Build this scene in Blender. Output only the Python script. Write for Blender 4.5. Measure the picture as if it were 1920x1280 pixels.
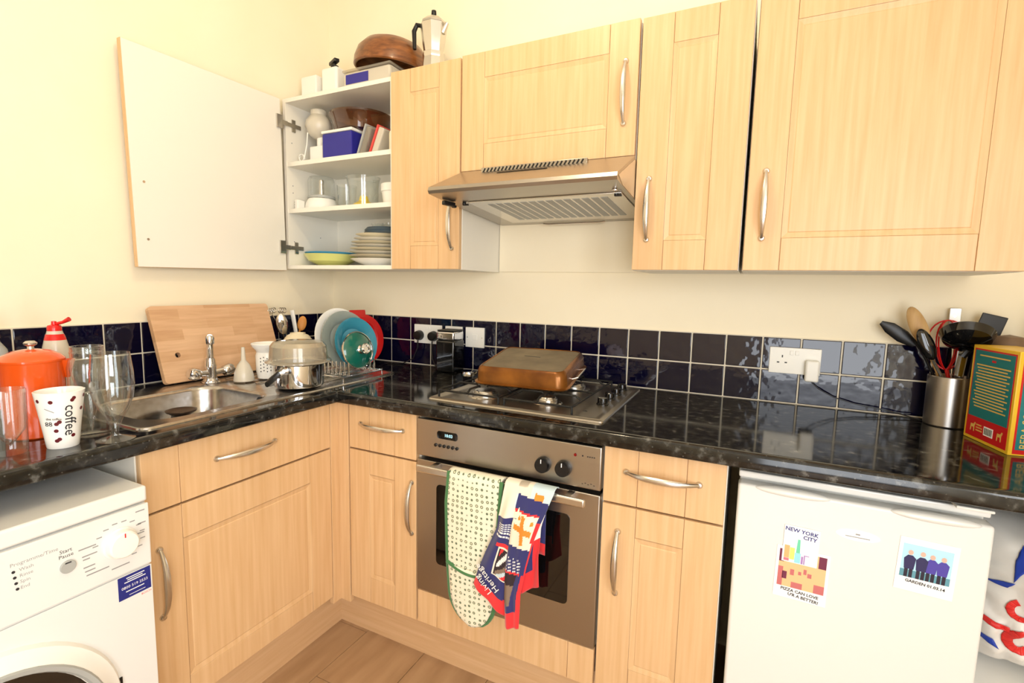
import bpy, bmesh, math, random
from mathutils import Matrix, Vector, Euler
random.seed(7)
sc = bpy.context.scene
COL = sc.collection
for o in list(bpy.data.objects):
    bpy.data.objects.remove(o)
R = math.radians

# ---------------------------------------------------------------- camera, world, lights, exposure
cam_d = bpy.data.cameras.new('camera'); cam = bpy.data.objects.new('camera', cam_d); COL.objects.link(cam)
yaw, pit, rol, FPX = -0.457638, -0.110465, 0.020813, 930.13
fw = Vector((math.sin(yaw)*math.cos(pit), math.cos(yaw)*math.cos(pit), math.sin(pit)))
rt = Vector((math.cos(yaw), -math.sin(yaw), 0)); up = rt.cross(fw)
rt, up = rt*math.cos(rol)+up*math.sin(rol), up*math.cos(rol)-rt*math.sin(rol)
cm = Matrix.Identity(4)
for i in range(3):
    cm[i][0], cm[i][1], cm[i][2] = rt[i], up[i], -fw[i]
cm.translation = (1.87685, -1.85310, 1.27289)
cam.matrix_world = cm
cam_d.sensor_width = 36; cam_d.lens = FPX/1920*36; cam_d.shift_x = 12.47/1920
cam_d.clip_start = 0.02
sc.camera = cam

wd = bpy.data.worlds.new('world'); sc.world = wd; wd.use_nodes = True
bg = wd.node_tree.nodes['Background']; bg.inputs[0].default_value = (0.90, 0.95, 1.0, 1); bg.inputs[1].default_value = 1.5

def light(name, kind, loc, energy, color, rot=(0, 0, 0), **kw):
    d = bpy.data.lights.new(name, kind); d.energy = energy; d.color = color
    for k, v in kw.items(): setattr(d, k, v)
    o = bpy.data.objects.new(name, d); COL.objects.link(o); o.location = loc; o.rotation_euler = rot
    return o
# daylight entering through the open glazed door in the wall behind the camera
light('daylight_through_doorway', 'AREA', (2.50, -3.46, 1.10), 62, (0.93, 0.96, 1.0), (R(90), 0, 0), shape='RECTANGLE', size=0.95, size_y=2.0)
# daylight through the window in the right-hand wall, behind the camera
light('daylight_through_window', 'AREA', (3.12, -2.45, 1.50), 62, (0.95, 0.97, 1.0), (0, R(90), 0), shape='RECTANGLE', size=1.1, size_y=1.0)

sc.view_settings.view_transform = 'Standard'; sc.view_settings.look = 'None'
sc.view_settings.gamma = 1.0; sc.view_settings.use_curve_mapping = False
sc.view_settings.exposure = -0.60
sc.cycles.transparent_max_bounces = 32

# ---------------------------------------------------------------- materials
def lin(c):
    return tuple(((x/255)/12.92 if x/255 <= 0.04045 else ((x/255+0.055)/1.055)**2.4) for x in c) + (1.0,)
MATS = {}
def mk(name, c=(200, 200, 200), rough=0.5, metal=0.0, coat=0.0, trans=0.0, ior=1.45, emis=None, es=1.0, spec=0.5, sss=0.0, alpha=1.0, sheen=0.0):
    m = bpy.data.materials.new(name); m.use_nodes = True
    b = m.node_tree.nodes['Principled BSDF']
    b.inputs['Base Color'].default_value = lin(c)
    b.inputs['Roughness'].default_value = rough; b.inputs['Metallic'].default_value = metal
    b.inputs['Coat Weight'].default_value = coat; b.inputs['Transmission Weight'].default_value = trans
    b.inputs['IOR'].default_value = ior; b.inputs['Specular IOR Level'].default_value = spec
    b.inputs['Sheen Weight'].default_value = sheen
    b.inputs['Alpha'].default_value = alpha
    if emis: b.inputs['Emission Color'].default_value = lin(emis); b.inputs['Emission Strength'].default_value = es
    MATS[name] = m
    return m
class NT:
    def __init__(s, m): s.t = m.node_tree; s.b = s.t.nodes['Principled BSDF']
    def n(s, kind, **kw):
        nd = s.t.nodes.new(kind)
        for k, v in kw.items():
            if k in nd.inputs: nd.inputs[k].default_value = v
            else: setattr(nd, k, v)
        return nd
    def l(s, a, b): s.t.links.new(a, b)
    def coords(s, kind='Object', scale=(1, 1, 1)):
        mp = s.n('ShaderNodeMapping'); mp.inputs['Scale'].default_value = scale
        if kind == 'Position': s.l(s.n('ShaderNodeNewGeometry').outputs['Position'], mp.inputs[0])
        else: s.l(s.n('ShaderNodeTexCoord').outputs[kind], mp.inputs[0])
        return mp.outputs[0]
    def ramp(s, fac, stops):
        r = s.n('ShaderNodeValToRGB'); e = r.color_ramp.elements
        while len(e) < len(stops): e.new(0.5)
        for x, (p, c) in zip(e, stops): x.position = p; x.color = lin(c)
        s.l(fac, r.inputs[0]); return r.outputs[0]
    def bump(s, h, strength=0.1, dist=0.01):
        b = s.n('ShaderNodeBump', Strength=strength, Distance=dist); s.l(h, b.inputs['Height']); s.l(b.outputs[0], s.b.inputs['Normal'])
def noisy(name, c1, c2, scale, rough, kind='Position', sc3=(1, 1, 1), lo=.35, hi=.65, detail=4, bump=0, bd=0.002, **kw):
    m = mk(name, c1, rough, **kw); t = NT(m)
    nz = t.n('ShaderNodeTexNoise', Scale=scale, Detail=detail); t.l(t.coords(kind, sc3), nz.inputs['Vector'])
    t.l(t.ramp(nz.outputs[0], [(lo, c1), (hi, c2)]), t.b.inputs['Base Color'])
    if bump: t.bump(nz.outputs[0], bump, bd)
    return m
noisy('wall_paint', (247, 235, 206), (249, 238, 211), 3, 0.75, bump=0.04)
noisy('ceiling_paint', (248, 244, 234), (250, 247, 240), 3, 0.8)
noisy('wood', (213, 172, 124), (225, 188, 143), 3.0, 0.38, 'Position', (26, 26, 1.1), .3, .7, 5)
noisy('plinth_wood', (206, 166, 122), (216, 179, 137), 3.0, 0.4, 'Position', (1.5, 1.5, 30), .3, .7, 5)
noisy('board_wood', (206, 158, 112), (226, 186, 140), 3.0, 0.5, 'Position', (20, 3, 20), .3, .7, 5)
noisy('bowl_wood', (94, 52, 24), (146, 90, 46), 5.0, 0.28, 'Object', (6, 2, 14), .3, .7, 5, coat=0.3)
noisy('spoon_wood', (178, 138, 84), (206, 170, 116), 6.0, 0.5, 'Object', (8, 8, 1), .3, .7)
noisy('orange_wood', (214, 140, 62), (232, 164, 84), 6.0, 0.5, 'Object', (8, 8, 1), .3, .7)
noisy('floor_wood', (160, 126, 92), (190, 156, 120), 2.2, 0.35, 'Position', (9, 1.4, 1), .25, .75, 6, bump=0.03)
mk('floor_joint', (92, 66, 44), 0.7)
mk('melamine', (240, 235, 222), 0.35)
mk('dark_gap', (20, 18, 16), 0.8)
mk('white_enamel', (228, 228, 224), 0.22, coat=0.3)
mk('white_plastic', (240, 238, 230), 0.35)
mk('grey_plastic', (168, 170, 166), 0.4)
mk('cream_plastic', (238, 226, 196), 0.4)
mk('black_plastic', (16, 16, 17), 0.35)
mk('black_gloss', (8, 8, 9), 0.06, coat=0.5)
mk('black_iron', (20, 19, 18), 0.55)
mk('chrome', (220, 220, 222), 0.07, 1.0)
mk('nickel', (212, 209, 204), 0.26, 1.0)
mk('grout', (226, 217, 196), 0.8)
mk('ceramic', (244, 242, 236), 0.14, coat=0.3)
def thin(name, tint, ior=1.4, body=None, amount=0.0, rough=0.02):
    """thin clear wall: see-through tint with a Fresnel reflection, and a share of milky or coloured body"""
    m = mk(name, tint, rough); nt = m.node_tree; out = nt.nodes['Material Output']; pb = nt.nodes['Principled BSDF']
    tr = nt.nodes.new('ShaderNodeBsdfTransparent'); tr.inputs[0].default_value = lin(tint)
    gl_ = nt.nodes.new('ShaderNodeBsdfGlossy'); gl_.inputs['Roughness'].default_value = rough
    lw = nt.nodes.new('ShaderNodeLayerWeight'); lw.inputs[0].default_value = 0.5
    pw = nt.nodes.new('ShaderNodeMath'); pw.operation = 'POWER'; pw.inputs[1].default_value = 2.4; nt.links.new(lw.outputs['Facing'], pw.inputs[0])
    fr_ = nt.nodes.new('ShaderNodeMath'); fr_.operation = 'MULTIPLY_ADD'; fr_.inputs[1].default_value = 0.75; fr_.inputs[2].default_value = (ior-1)**2/(ior+1)**2*1.6; nt.links.new(pw.outputs[0], fr_.inputs[0])
    base = tr.outputs[0]
    if amount:
        pb.inputs['Base Color'].default_value = lin(body or tint); pb.inputs['Roughness'].default_value = 0.3
        mx_ = nt.nodes.new('ShaderNodeMixShader'); mx_.inputs[0].default_value = amount
        nt.links.new(base, mx_.inputs[1]); nt.links.new(pb.outputs[0], mx_.inputs[2]); base = mx_.outputs[0]
    mx_ = nt.nodes.new('ShaderNodeMixShader'); nt.links.new(fr_.outputs[0], mx_.inputs[0])
    nt.links.new(base, mx_.inputs[1]); nt.links.new(gl_.outputs[0], mx_.inputs[2]); nt.links.new(mx_.outputs[0], out.inputs[0])
    return m
thin('glass', (252, 254, 254), 1.55)
thin('thin_plastic', (240, 236, 226), 1.4, (226, 218, 200), 0.24, 0.12)
thin('frost_plastic', (240, 236, 224), 1.3, (232, 224, 206), 0.72, 0.25)
thin('brown_glass', (196, 154, 118), 1.5, (120, 80, 52), 0.16)
thin('green_glass', (120, 200, 182), 1.4, (20, 120, 102), 0.62)
mk('dark_glass', (12, 11, 10), 0.04, coat=0.6)
mk('orange_enamel', (226, 84, 20), 0.16, coat=0.6)
mk('red_plastic', (214, 28, 26), 0.25, coat=0.2)
mk('coral_plastic', (222, 78, 70), 0.35)
mk('blue_plastic', (44, 42, 140), 0.32)
mk('teal_china', (60, 142, 166), 0.16, coat=0.4)
mk('pale_blue_china', (150, 196, 196), 0.16, coat=0.4)
mk('grey_china', (150, 158, 152), 0.18, coat=0.3)
mk('slate_china', (74, 88, 98), 0.25)
mk('lime_china', (214, 216, 132), 0.18, coat=0.4)
mk('blue_rim', (66, 148, 190), 0.2)
mk('yellow_plastic', (246, 208, 40), 0.35)
mk('mint_plastic', (176, 214, 190), 0.35)
mk('print_dark', (40, 40, 44), 0.5)
mk('print_grey', (150, 150, 150), 0.5)
mk('print_berry', (96, 18, 26), 0.4)
mk('print_white', (240, 240, 240), 0.5)
mk('print_red', (214, 40, 46), 0.5)
mk('print_pink', (232, 120, 136), 0.5)
mk('sticker_blue', (34, 42, 122), 0.4)
mk('display_lit', (190, 240, 255), 0.3, emis=(170, 236, 255), es=1.6)
mk('lamp_red', (120, 10, 10), 0.3)
mk('bulb_lit', (255, 230, 190), 0.4, emis=(255, 214, 150), es=6)
mk('cloth_green', (66, 116, 68), 0.9, sheen=0.3)
mk('cloth_navy', (44, 46, 104), 0.9, sheen=0.3)
mk('cloth_red', (226, 46, 50), 0.9, sheen=0.3)
mk('cloth_cream', (240, 226, 204), 0.9, sheen=0.3)
mk('cloth_orange', (226, 140, 52), 0.9)
mk('cloth_photo', (132, 112, 96), 0.9)
mk('cloth_dark', (52, 40, 44), 0.9)
mk('cloth_white', (236, 234, 230), 0.9)
mk('cloth_sky', (196, 214, 220), 0.9)
mk('tin_teal', (30, 116, 118), 0.35)
mk('tin_yellow', (226, 182, 44), 0.35)
mk('tin_red', (196, 26, 28), 0.35)
mk('tin_gold', (214, 176, 90), 0.4)
mk('card_white', (248, 248, 246), 0.5)
for n_, c_ in dict(card_green=(110, 206, 170), card_cyan=(150, 218, 232), card_yellow=(248, 224, 120), card_orange=(246, 178, 120), card_violet=(168, 130, 192), photo_plum=(110, 40, 70), photo_peach=(236, 190, 140), photo_rose=(196, 110, 110), photo_sky=(176, 220, 238), photo_navy=(40, 36, 84), photo_black=(34, 26, 44), photo_skin=(222, 176, 158), photo_violet=(74, 62, 160), photo_teal=(92, 150, 168)).items(): mk(n_, c_, 0.45)
mk('dark_brown', (46, 30, 22), 0.3)
mk('bag_white', (228, 226, 220), 0.38)
mk('bag_blue', (30, 62, 168), 0.4)
mk('bag_red', (214, 44, 40), 0.4)
mk('egg_brown', (120, 96, 74), 0.5)

# brushed steel, dark-glazed tile, speckled laminate, oven-tray enamel, mitt print
m = mk('steel', (176, 170, 162), 0.26, 1.0); t = NT(m)
nz = t.n('ShaderNodeTexNoise', Scale=1.0, Detail=3); t.l(t.coords('Position', (6, 6, 420)), nz.inputs['Vector'])
mr = t.n('ShaderNodeMapRange'); mr.inputs[3].default_value = 0.27; mr.inputs[4].default_value = 0.34; t.l(nz.outputs[0], mr.inputs[0]); t.l(mr.outputs[0], t.b.inputs['Roughness'])
noisy('sink_steel', (176, 172, 168), (196, 194, 192), 60, 0.24, metal=1.0)
m = mk('tile_glaze', (9, 8, 34), 0.05, coat=0.25); t = NT(m)
nz = t.n('ShaderNodeTexNoise', Scale=26, Detail=1.5); t.l(t.coords('Position'), nz.inputs['Vector'])
t.bump(nz.outputs[0], 0.16, 0.012)
m = mk('laminate', (14, 14, 15), 0.09, spec=0.6); t = NT(m)
pos = t.coords('Position'); v1 = t.n('ShaderNodeTexVoronoi', Scale=70); t.l(pos, v1.inputs['Vector'])
n1 = t.n('ShaderNodeTexNoise', Scale=42, Detail=5); t.l(pos, n1.inputs['Vector'])
c1 = t.ramp(n1.outputs[0], [(0.44, (12, 12, 12)), (0.60, (40, 39, 36)), (0.75, (104, 104, 100))])
c2 = t.ramp(v1.outputs['Distance'], [(0.06, (120, 119, 112)), (0.16, (14, 14, 14))])
mx = t.n('ShaderNodeMix', data_type='RGBA', blend_type='LIGHTEN'); mx.inputs[0].default_value = 0.4
t.l(c1, mx.inputs[6]); t.l(c2, mx.inputs[7]); t.l(mx.outputs[2], t.b.inputs['Base Color'])
noisy('tray_side', (84, 44, 14), (154, 98, 38), 9, 0.25, metal=0.5, lo=.3, hi=.7)
noisy('tray_base', (98, 84, 62), (134, 118, 90), 14, 0.45, metal=0.3, lo=.3, hi=.7)
m = mk('mitt_print', (236, 230, 200), 0.95, sheen=0.3); t = NT(m)
vo = t.n('ShaderNodeTexVoronoi', Scale=62, Randomness=0.25); t.l(t.coords('Object', (1, 0.02, 1)), vo.inputs['Vector'])
t.l(t.ramp(vo.outputs['Distance'], [(0.0, (232, 224, 190)), (0.12, (232, 224, 190)), (0.17, (96, 110, 84)), (0.26, (96, 110, 84)), (0.31, (234, 228, 202)), (1.0, (238, 233, 212))]), t.b.inputs['Base Color'])
t.t.nodes[-1].color_ramp.interpolation = 'LINEAR'
m = mk('cut_board', (214, 170, 124), 0.5); t = NT(m)
br = t.n('ShaderNodeTexBrick', Scale=1.0, **{'Mortar Size': 0.0, 'Brick Width': 0.19, 'Row Height': 0.037, 'Bias': 0.0})
br.inputs['Color1'].default_value = lin((226, 188, 150)); br.inputs['Color2'].default_value = lin((208, 166, 126)); br.inputs['Mortar'].default_value = lin((196, 150, 104))
t.l(t.coords('Object'), br.inputs['Vector'])
nz = t.n('ShaderNodeTexNoise', Scale=3, Detail=5); t.l(t.coords('Object', (3, 30, 30)), nz.inputs['Vector'])
mx = t.n('ShaderNodeMix', data_type='RGBA', blend_type='MULTIPLY'); mx.inputs[0].default_value = 0.35
t.l(br.outputs[0], mx.inputs[6]); t.l(t.ramp(nz.outputs[0], [(0.3, (205, 180, 160)), (0.7, (255, 255, 255))]), mx.inputs[7]); t.l(mx.outputs[2], t.b.inputs['Base Color'])

# ---------------------------------------------------------------- mesh helpers
ORG = {}
def FR(o, r, u):
    r = Vector(r).normalized(); u = Vector(u).normalized(); n = r.cross(u)
    m = Matrix.Identity(4)
    for i in range(3): m[i][0], m[i][1], m[i][2] = r[i], u[i], n[i]
    m.translation = o
    return m
def front(x, y, z): return FR((x, y, z), (1, 0, 0), (0, 0, 1))      # a face looking out of the back wall
def side(x, y, z): return FR((x, y, z), (0, 1, 0), (0, 0, 1))       # a face looking out of the left wall
def T(*v): return Matrix.Translation(v)
def RX(a): return Matrix.Rotation(R(a), 4, 'X')
def RY(a): return Matrix.Rotation(R(a), 4, 'Y')
def RZ(a): return Matrix.Rotation(R(a), 4, 'Z')
class MB:
    def __init__(s, M=None): s.bm = bmesh.new(); s.M = M or Matrix.Identity(4); s.mat = 0
    def add(s, vs, fs, mat=None, smooth=True):
        v = [s.bm.verts.new(s.M @ Vector(p)) for p in vs]
        for f in fs:
            try: fc = s.bm.faces.new([v[i] for i in f])
            except ValueError: continue
            fc.material_index = s.mat if mat is None else mat; fc.smooth = smooth
        return v
    def box(s, x0, x1, y0, y1, z0, z1, bev=0.0, seg=2, mat=None):
        vs = [(x, y, z) for x in (x0, x1) for y in (y0, y1) for z in (z0, z1)]
        fs = [(0, 1, 3, 2), (4, 6, 7, 5), (0, 4, 5, 1), (2, 3, 7, 6), (0, 2, 6, 4), (1, 5, 7, 3)]
        if bev <= 0: s.add(vs, fs, mat); return s
        b2 = bmesh.new(); v = [b2.verts.new(p) for p in vs]
        for f in fs: b2.faces.new([v[i] for i in f])
        bmesh.ops.bevel(b2, geom=list(b2.edges), offset=bev, segments=seg, affect='EDGES', profile=0.5)
        b2.verts.index_update()
        b2.normal_update()
        vs2 = [w.co.copy() for w in b2.verts]; fl = [[], []]
        for f in b2.faces: fl[0 if max(abs(c) for c in f.normal) > 0.9999 else 1].append([w.index for w in f.verts])
        v2 = [s.bm.verts.new(s.M @ p) for p in vs2]
        for sm in (0, 1):
            for f in fl[sm]:
                fc = s.bm.faces.new([v2[i] for i in f]); fc.smooth = bool(sm); fc.material_index = s.mat if mat is None else mat
        b2.free()
        return s
    def lathe(s, prof, seg=36, mat=None, a0=0, a1=360):
        full = abs(a1-a0) >= 360; n = seg if full else seg+1
        vs, idx = [], []
        for r, z in prof:
            if r <= 1e-6: idx.append([len(vs)]*n); vs.append((0, 0, z))
            else:
                idx.append([len(vs)+k for k in range(n)])
                for k in range(n):
                    a = R(a0+(a1-a0)*k/seg); vs.append((r*math.cos(a), r*math.sin(a), z))
        fs = []
        for i in range(len(prof)-1):
            for k in range(seg):
                k2 = (k+1) % n
                q = [idx[i][k], idx[i][k2], idx[i+1][k2], idx[i+1][k]]
                q2 = [];  [q2.append(x) for x in q if x not in q2]
                if len(q2) > 2: fs.append(q2)
        s.add(vs, fs, mat); return s
    def cyl(s, r, z0, z1, seg=28, r2=None, mat=None, bev=0.0):
        r2 = r if r2 is None else r2
        if bev: pr = [(0, z0), (r-bev, z0), (r, z0+bev), (r2, z1-bev), (r2-bev, z1), (0, z1)]
        else: pr = [(0, z0), (r, z0), (r2, z1), (0, z1)]
        return s.lathe(pr, seg, mat)
    def tube(s, pts, rad, seg=8, mat=None, flat=1.0, cap=True):
        P = [Vector(p) for p in pts]; n = len(P)
        rad = [rad]*n if isinstance(rad, (int, float)) else rad
        tg = [(P[min(i+1, n-1)]-P[max(i-1, 0)]).normalized() for i in range(n)]
        a = Vector((0, 0, 1)) if abs(tg[0].z) < 0.9 else Vector((1, 0, 0))
        nx = (a - tg[0]*a.dot(tg[0])).normalized(); vs = []
        for i in range(n):
            nx = (nx - tg[i]*nx.dot(tg[i])).normalized(); by = tg[i].cross(nx)
            for k in range(seg):
                an = 2*math.pi*k/seg; vs.append(P[i]+nx*math.cos(an)*rad[i]+by*math.sin(an)*rad[i]*flat)
        fs = [(i*seg+k, i*seg+(k+1) % seg, (i+1)*seg+(k+1) % seg, (i+1)*seg+k) for i in range(n-1) for k in range(seg)]
        if cap: fs += [tuple(range(seg))[::-1], tuple((n-1)*seg+k for k in range(seg))]
        s.add(vs, fs, mat); return s
    def prism(s, poly, z0, z1, mat=None):
        n = len(poly); vs = [(x, y, z0) for x, y in poly]+[(x, y, z1) for x, y in poly]
        fs = [tuple(range(n))[::-1], tuple(n+k for k in range(n))]+[(k, (k+1) % n, n+(k+1) % n, n+k) for k in range(n)]
        s.add(vs, fs, mat); return s
    def grid(s, fn, nu, nv, matf=None, thick=0.0):
        vs = [fn(i/nu, j/nv) for j in range(nv+1) for i in range(nu+1)]
        v = [s.bm.verts.new(s.M @ Vector(p)) for p in vs]
        for j in range(nv):
            for i in range(nu):
                a = j*(nu+1)+i
                f = s.bm.faces.new((v[a], v[a+1], v[a+nu+2], v[a+nu+1])); f.smooth = True
                f.material_index = matf((i+.5)/nu, (j+.5)/nv) if matf else s.mat
        return s
    def ell(s, rx, ry, rz, seg=20, rings=12, mat=None):
        keep = s.M; s.M = s.M @ Matrix.Diagonal((rx, ry, rz, 1))
        s.lathe([(max(0, math.sin(math.pi*i/rings)) if 0 < i < rings else 0, -math.cos(math.pi*i/rings)) for i in range(rings+1)], seg, mat)
        s.M = keep; return s
    def text(s, body, size, M, depth=0.0002, mat=None, ax='CENTER', bold=0.0):
        cu = bpy.data.curves.new('t', 'FONT'); cu.body = body; cu.size = size; cu.align_x = ax; cu.align_y = 'CENTER'; cu.extrude = depth; cu.resolution_u = 2; cu.offset = bold*size
        ob = bpy.data.objects.new('t', cu); COL.objects.link(ob)
        me = bpy.data.meshes.new_from_object(ob.evaluated_get(bpy.context.evaluated_depsgraph_get()))
        keep = s.M; s.M = s.M @ M
        s.add([v.co.copy() for v in me.vertices], [list(p.vertices) for p in me.polygons], mat, False)
        s.M = keep
        bpy.data.objects.remove(ob); bpy.data.curves.remove(cu); bpy.data.meshes.remove(me); return s
def rrect(x0, x1, y0, y1, r, n=5):
    out = []
    for cx, cy, a in ((x1-r, y0+r, -90), (x1-r, y1-r, 0), (x0+r, y1-r, 90), (x0+r, y0+r, 180)):
        for k in range(n+1):
            an = R(a+90*k/n); out.append((cx+r*math.cos(an), cy+r*math.sin(an)))
    return out
def O(name, mb, mats, parent=None, label=None, cat=None, group=None, kind=None, solid=0.0, origin=None, sharp=32):
    me = bpy.data.meshes.new(name)
    bmesh.ops.recalc_face_normals(mb.bm, faces=list(mb.bm.faces))
    if parent is not None: off = ORG[parent.name]
    elif origin is not None: off = Vector(origin)
    else:
        cs = [v.co for v in mb.bm.verts]
        off = Vector(((min(c.x for c in cs)+max(c.x for c in cs))/2, (min(c.y for c in cs)+max(c.y for c in cs))/2, min(c.z for c in cs)))
    for v in mb.bm.verts: v.co -= off
    flags = [f.smooth for f in mb.bm.faces]
    mb.bm.to_mesh(me); mb.bm.free()
    for x in ([mats] if isinstance(mats, str) else mats): me.materials.append(MATS[x])
    me.set_sharp_from_angle(angle=R(sharp))
    me.polygons.foreach_set('use_smooth', flags)
    o = bpy.data.objects.new(name, me); COL.objects.link(o)
    if parent is not None: o.parent = parent
    else: o.location = off
    ORG[o.name] = off
    if solid:
        md = o.modifiers.new('thickness', 'SOLIDIFY'); md.thickness = solid; md.offset = 0
    tag(o, label, cat, group, kind)
    return o
def tag(o, label=None, cat=None, group=None, kind=None):
    for k, v in (('label', label), ('category', cat), ('group', group), ('kind', kind)):
        if v: o[k] = v
def thing(name, loc, label, cat, group=None, kind=None):
    o = bpy.data.objects.new(name, None); COL.objects.link(o); o.location = loc; o.empty_display_size = 0.05
    ORG[o.name] = Vector(loc); tag(o, label, cat, group, kind); return o
def dup(src, name, loc, parent=None, rot=None):
    o = src.copy(); o.name = name; COL.objects.link(o); o.location = loc
    if parent is not None: o.parent = parent
    if rot: o.rotation_euler = rot
    return o
# ---------------------------------------------------------------- the room
XR, YB, ZC = 3.0, -3.4, 2.72
P, PZ = 0.110725, 0.10768          # tile pitch
fl = O('floor', MB().box(-0.1, XR+0.1, YB-0.1, 0.1, -0.06, -0.003), 'floor_joint', kind='structure')
k = 0
xs = [0.44-0.25*2+0.25*i for i in range(13)]
for i, x in enumerate(xs):
    y0 = -0.12-0.58*((i*0.37) % 1)
    ys = [0.0]
    y = y0
    while y > YB: ys.append(y); y -= 0.60
    ys.append(YB)
    for a, b in zip(ys[1:], ys[:-1]):
        xa, xb = max(0, x)+0.001, min(XR, x+0.25)-0.001
        if xb-xa > 0.02 and b-a > 0.02:
            O('floor_plank', MB().box(xa, xb, a+0.001, b-0.001, -0.004, 0.0), 'floor_wood', fl)
wb = O('wall_back', MB().box(-0.1, XR+0.1, 0, 0.1, -0.06, ZC), 'wall_paint', kind='structure')
wl = O('wall_left', MB().box(-0.1, 0, YB-0.1, 0, -0.06, ZC), 'wall_paint', kind='structure')
mb = MB()   # right wall with a window opening
mb.box(XR, XR+0.1, YB-0.1, -3.0, -0.06, ZC).box(XR, XR+0.1, -1.9, 0, -0.06, ZC).box(XR, XR+0.1, -3.0, -1.9, -0.06, 0.95).box(XR, XR+0.1, -3.0, -1.9, 2.05, ZC)
O('wall_right', mb, 'wall_paint', kind='structure')
mb = MB()   # rear wall with a doorway
mb.box(0, 2.0, YB-0.1, YB, -0.06, ZC).box(2.98, XR, YB-0.1, YB, -0.06, ZC).box(2.0, 2.98, YB-0.1, YB, 2.1, ZC)
O('wall_rear', mb, 'wall_paint', kind='structure')
O('ceiling', MB().box(-0.1, XR+0.1, YB-0.1, 0.1, ZC, ZC+0.1), 'ceiling_paint', kind='structure')
mb = MB(); mb.box(1.96, 2.0, YB-0.03, YB+0.015, 0, 2.14).box(2.98, 2.998, YB-0.03, YB+0.015, 0, 2.14).box(2.0, 2.98, YB-0.03, YB+0.015, 2.1, 2.14)
O('trim_1', mb, 'white_plastic', kind='structure')
mb = MB(); mb.box(XR-0.015, XR+0.03, -3.04, -3.0, 0.93, 2.09).box(XR-0.015, XR+0.03, -1.9, -1.86, 0.93, 2.09).box(XR-0.015, XR+0.03, -3.0, -1.9, 2.05, 2.09).box(XR-0.04, XR+0.03, -3.06, -1.84, 0.91, 0.95).box(XR+0.02, XR+0.05, -2.47, -2.43, 0.95, 2.05)
O('window_1', mb, 'white_plastic', kind='structure')

# splashback tiles: two courses on the back wall, two on the left wall
O('grout', MB().box(0.0, XR, -0.0045, 0.001, 0.91, 0.91+2*PZ+0.002), 'grout', wb)
O('grout', MB().box(-0.001, 0.0045, -2.4, 0.0, 0.91, 0.91+2*PZ+0.002), 'grout', wl)
def tile_mesh(w, h, axis):
    mb = MB()
    if axis == 'y': mb.box(-w/2, w/2, -0.0075, 0.0, -h/2, h/2, 0.0022, 2)
    else: mb.box(0.0, 0.0075, -w/2, w/2, -h/2, h/2, 0.0022, 2)
    return mb
G = 0.0042
def tiles(wall, axis, spans):
    cache = {}
    for u0, u1 in spans:
        w = round(u1-u0-G, 4)
        for r in (0, 1):
            u, z = (u0+u1)/2, 0.91+(r+0.5)*PZ+0.001
            loc = Vector((u, 0, z) if axis == 'y' else (0, -u, z)) - ORG[wall.name]
            if w not in cache:
                o = O('tile', tile_mesh(w, PZ-G, axis), 'tile_glaze', wall); cache[w] = o
                off = ORG[wall.name]
                for v in o.data.vertices: v.co += off
            else: o = dup(cache[w], 'tile', loc)
            o.location = loc
            o.rotation_euler = (R(random.uniform(-.35, .35)), 0, R(random.uniform(-.35, .35))) if axis == 'y' else (0, R(random.uniform(-.35, .35)), R(random.uniform(-.35, .35)))
XO = 0.0374
tiles(wb, 'y', [(0.002, XO)]+[(XO+j*P, XO+(j+1)*P) for j in range(26)])
tiles(wl, 'x', [(0.004, P)]+[(j*P, (j+1)*P) for j in range(1, 17)])

# ---------------------------------------------------------------- door, drawer and handle builders
def door_mesh(M, w, h, top=0.083, bot=0.086, st=0.088, th=0.018):
    mb = MB(M); f = th-0.004; g = 0.0005
    mb.box(0, w, 0, h, 0, f, 0.0008, 1)
    mb.box(0, st-g, 0, h, f-.001, th, 0.0014).box(w-st+g, w, 0, h, f-.001, th, 0.0014)
    mb.box(st+g, w-st-g, h-top+g, h, f-.001, th, 0.0014).box(st+g, w-st-g, 0, bot-g, f-.001, th, 0.0014)
    x0, x1, y0, y1 = st, w-st, bot, h-top          # moulded edge round the sunk panel
    a, b = 0.003, 0.014
    L = [[(x0+i, y0+i, z), (x1-i, y0+i, z), (x1-i, y1-i, z), (x0+i, y1-i, z)] for i, z in ((0, th-.0006), (a, th-.0014), (b, f+.0003), (b+.002, f+.0016), (b+.004, f+.0018))]
    vs = sum(L, []); fs = []
    for k in range(len(L)-1):
        for i in range(4): fs.append((k*4+i, k*4+(i+1) % 4, k*4+4+(i+1) % 4, k*4+4+i))
    fs.append(tuple(range(len(vs)-4, len(vs))))
    mb.add(vs, fs, smooth=False)
    return mb
def drawer_mesh(M, w, h, st=0.088, th=0.018):
    mb = MB(M); f = th-0.004
    mb.box(0, w, 0, h, 0, f, 0.0008, 1)
    for a, b in ((0, st-.0005), (st+.0005, w-st-.0005), (w-st+.0005, w)): mb.box(a, b, 0, h, f-.001, th, 0.0014)
    return mb
def handle_mesh(M, L=0.176):
    """bow handle along local x, standing out along local z"""
    mb = MB(M); n = 20; pts, rad = [], []
    for i in range(n+1):
        t = -1+2*i/n
        pts.append((t*L/2, 0, 0.005+0.024*(1-abs(t)**2.6))); rad.append(0.0036+0.0036*(1-t*t)**1.3)
    mb.tube(pts, rad, 10, flat=1.25)
    for s in (-1, 1):
        mb.M = M @ T(s*L/2, 0, 0); mb.lathe([(0, 0), (0.0085, 0), (0.0085, 0.003), (0.006, 0.007), (0, 0.0085)], 16)
    return mb
def hv(M, u, v, vert=True):
    m = M @ T(u, v, 0.018)
    return m @ RZ(90) if vert else m
WT = 0.016
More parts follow.
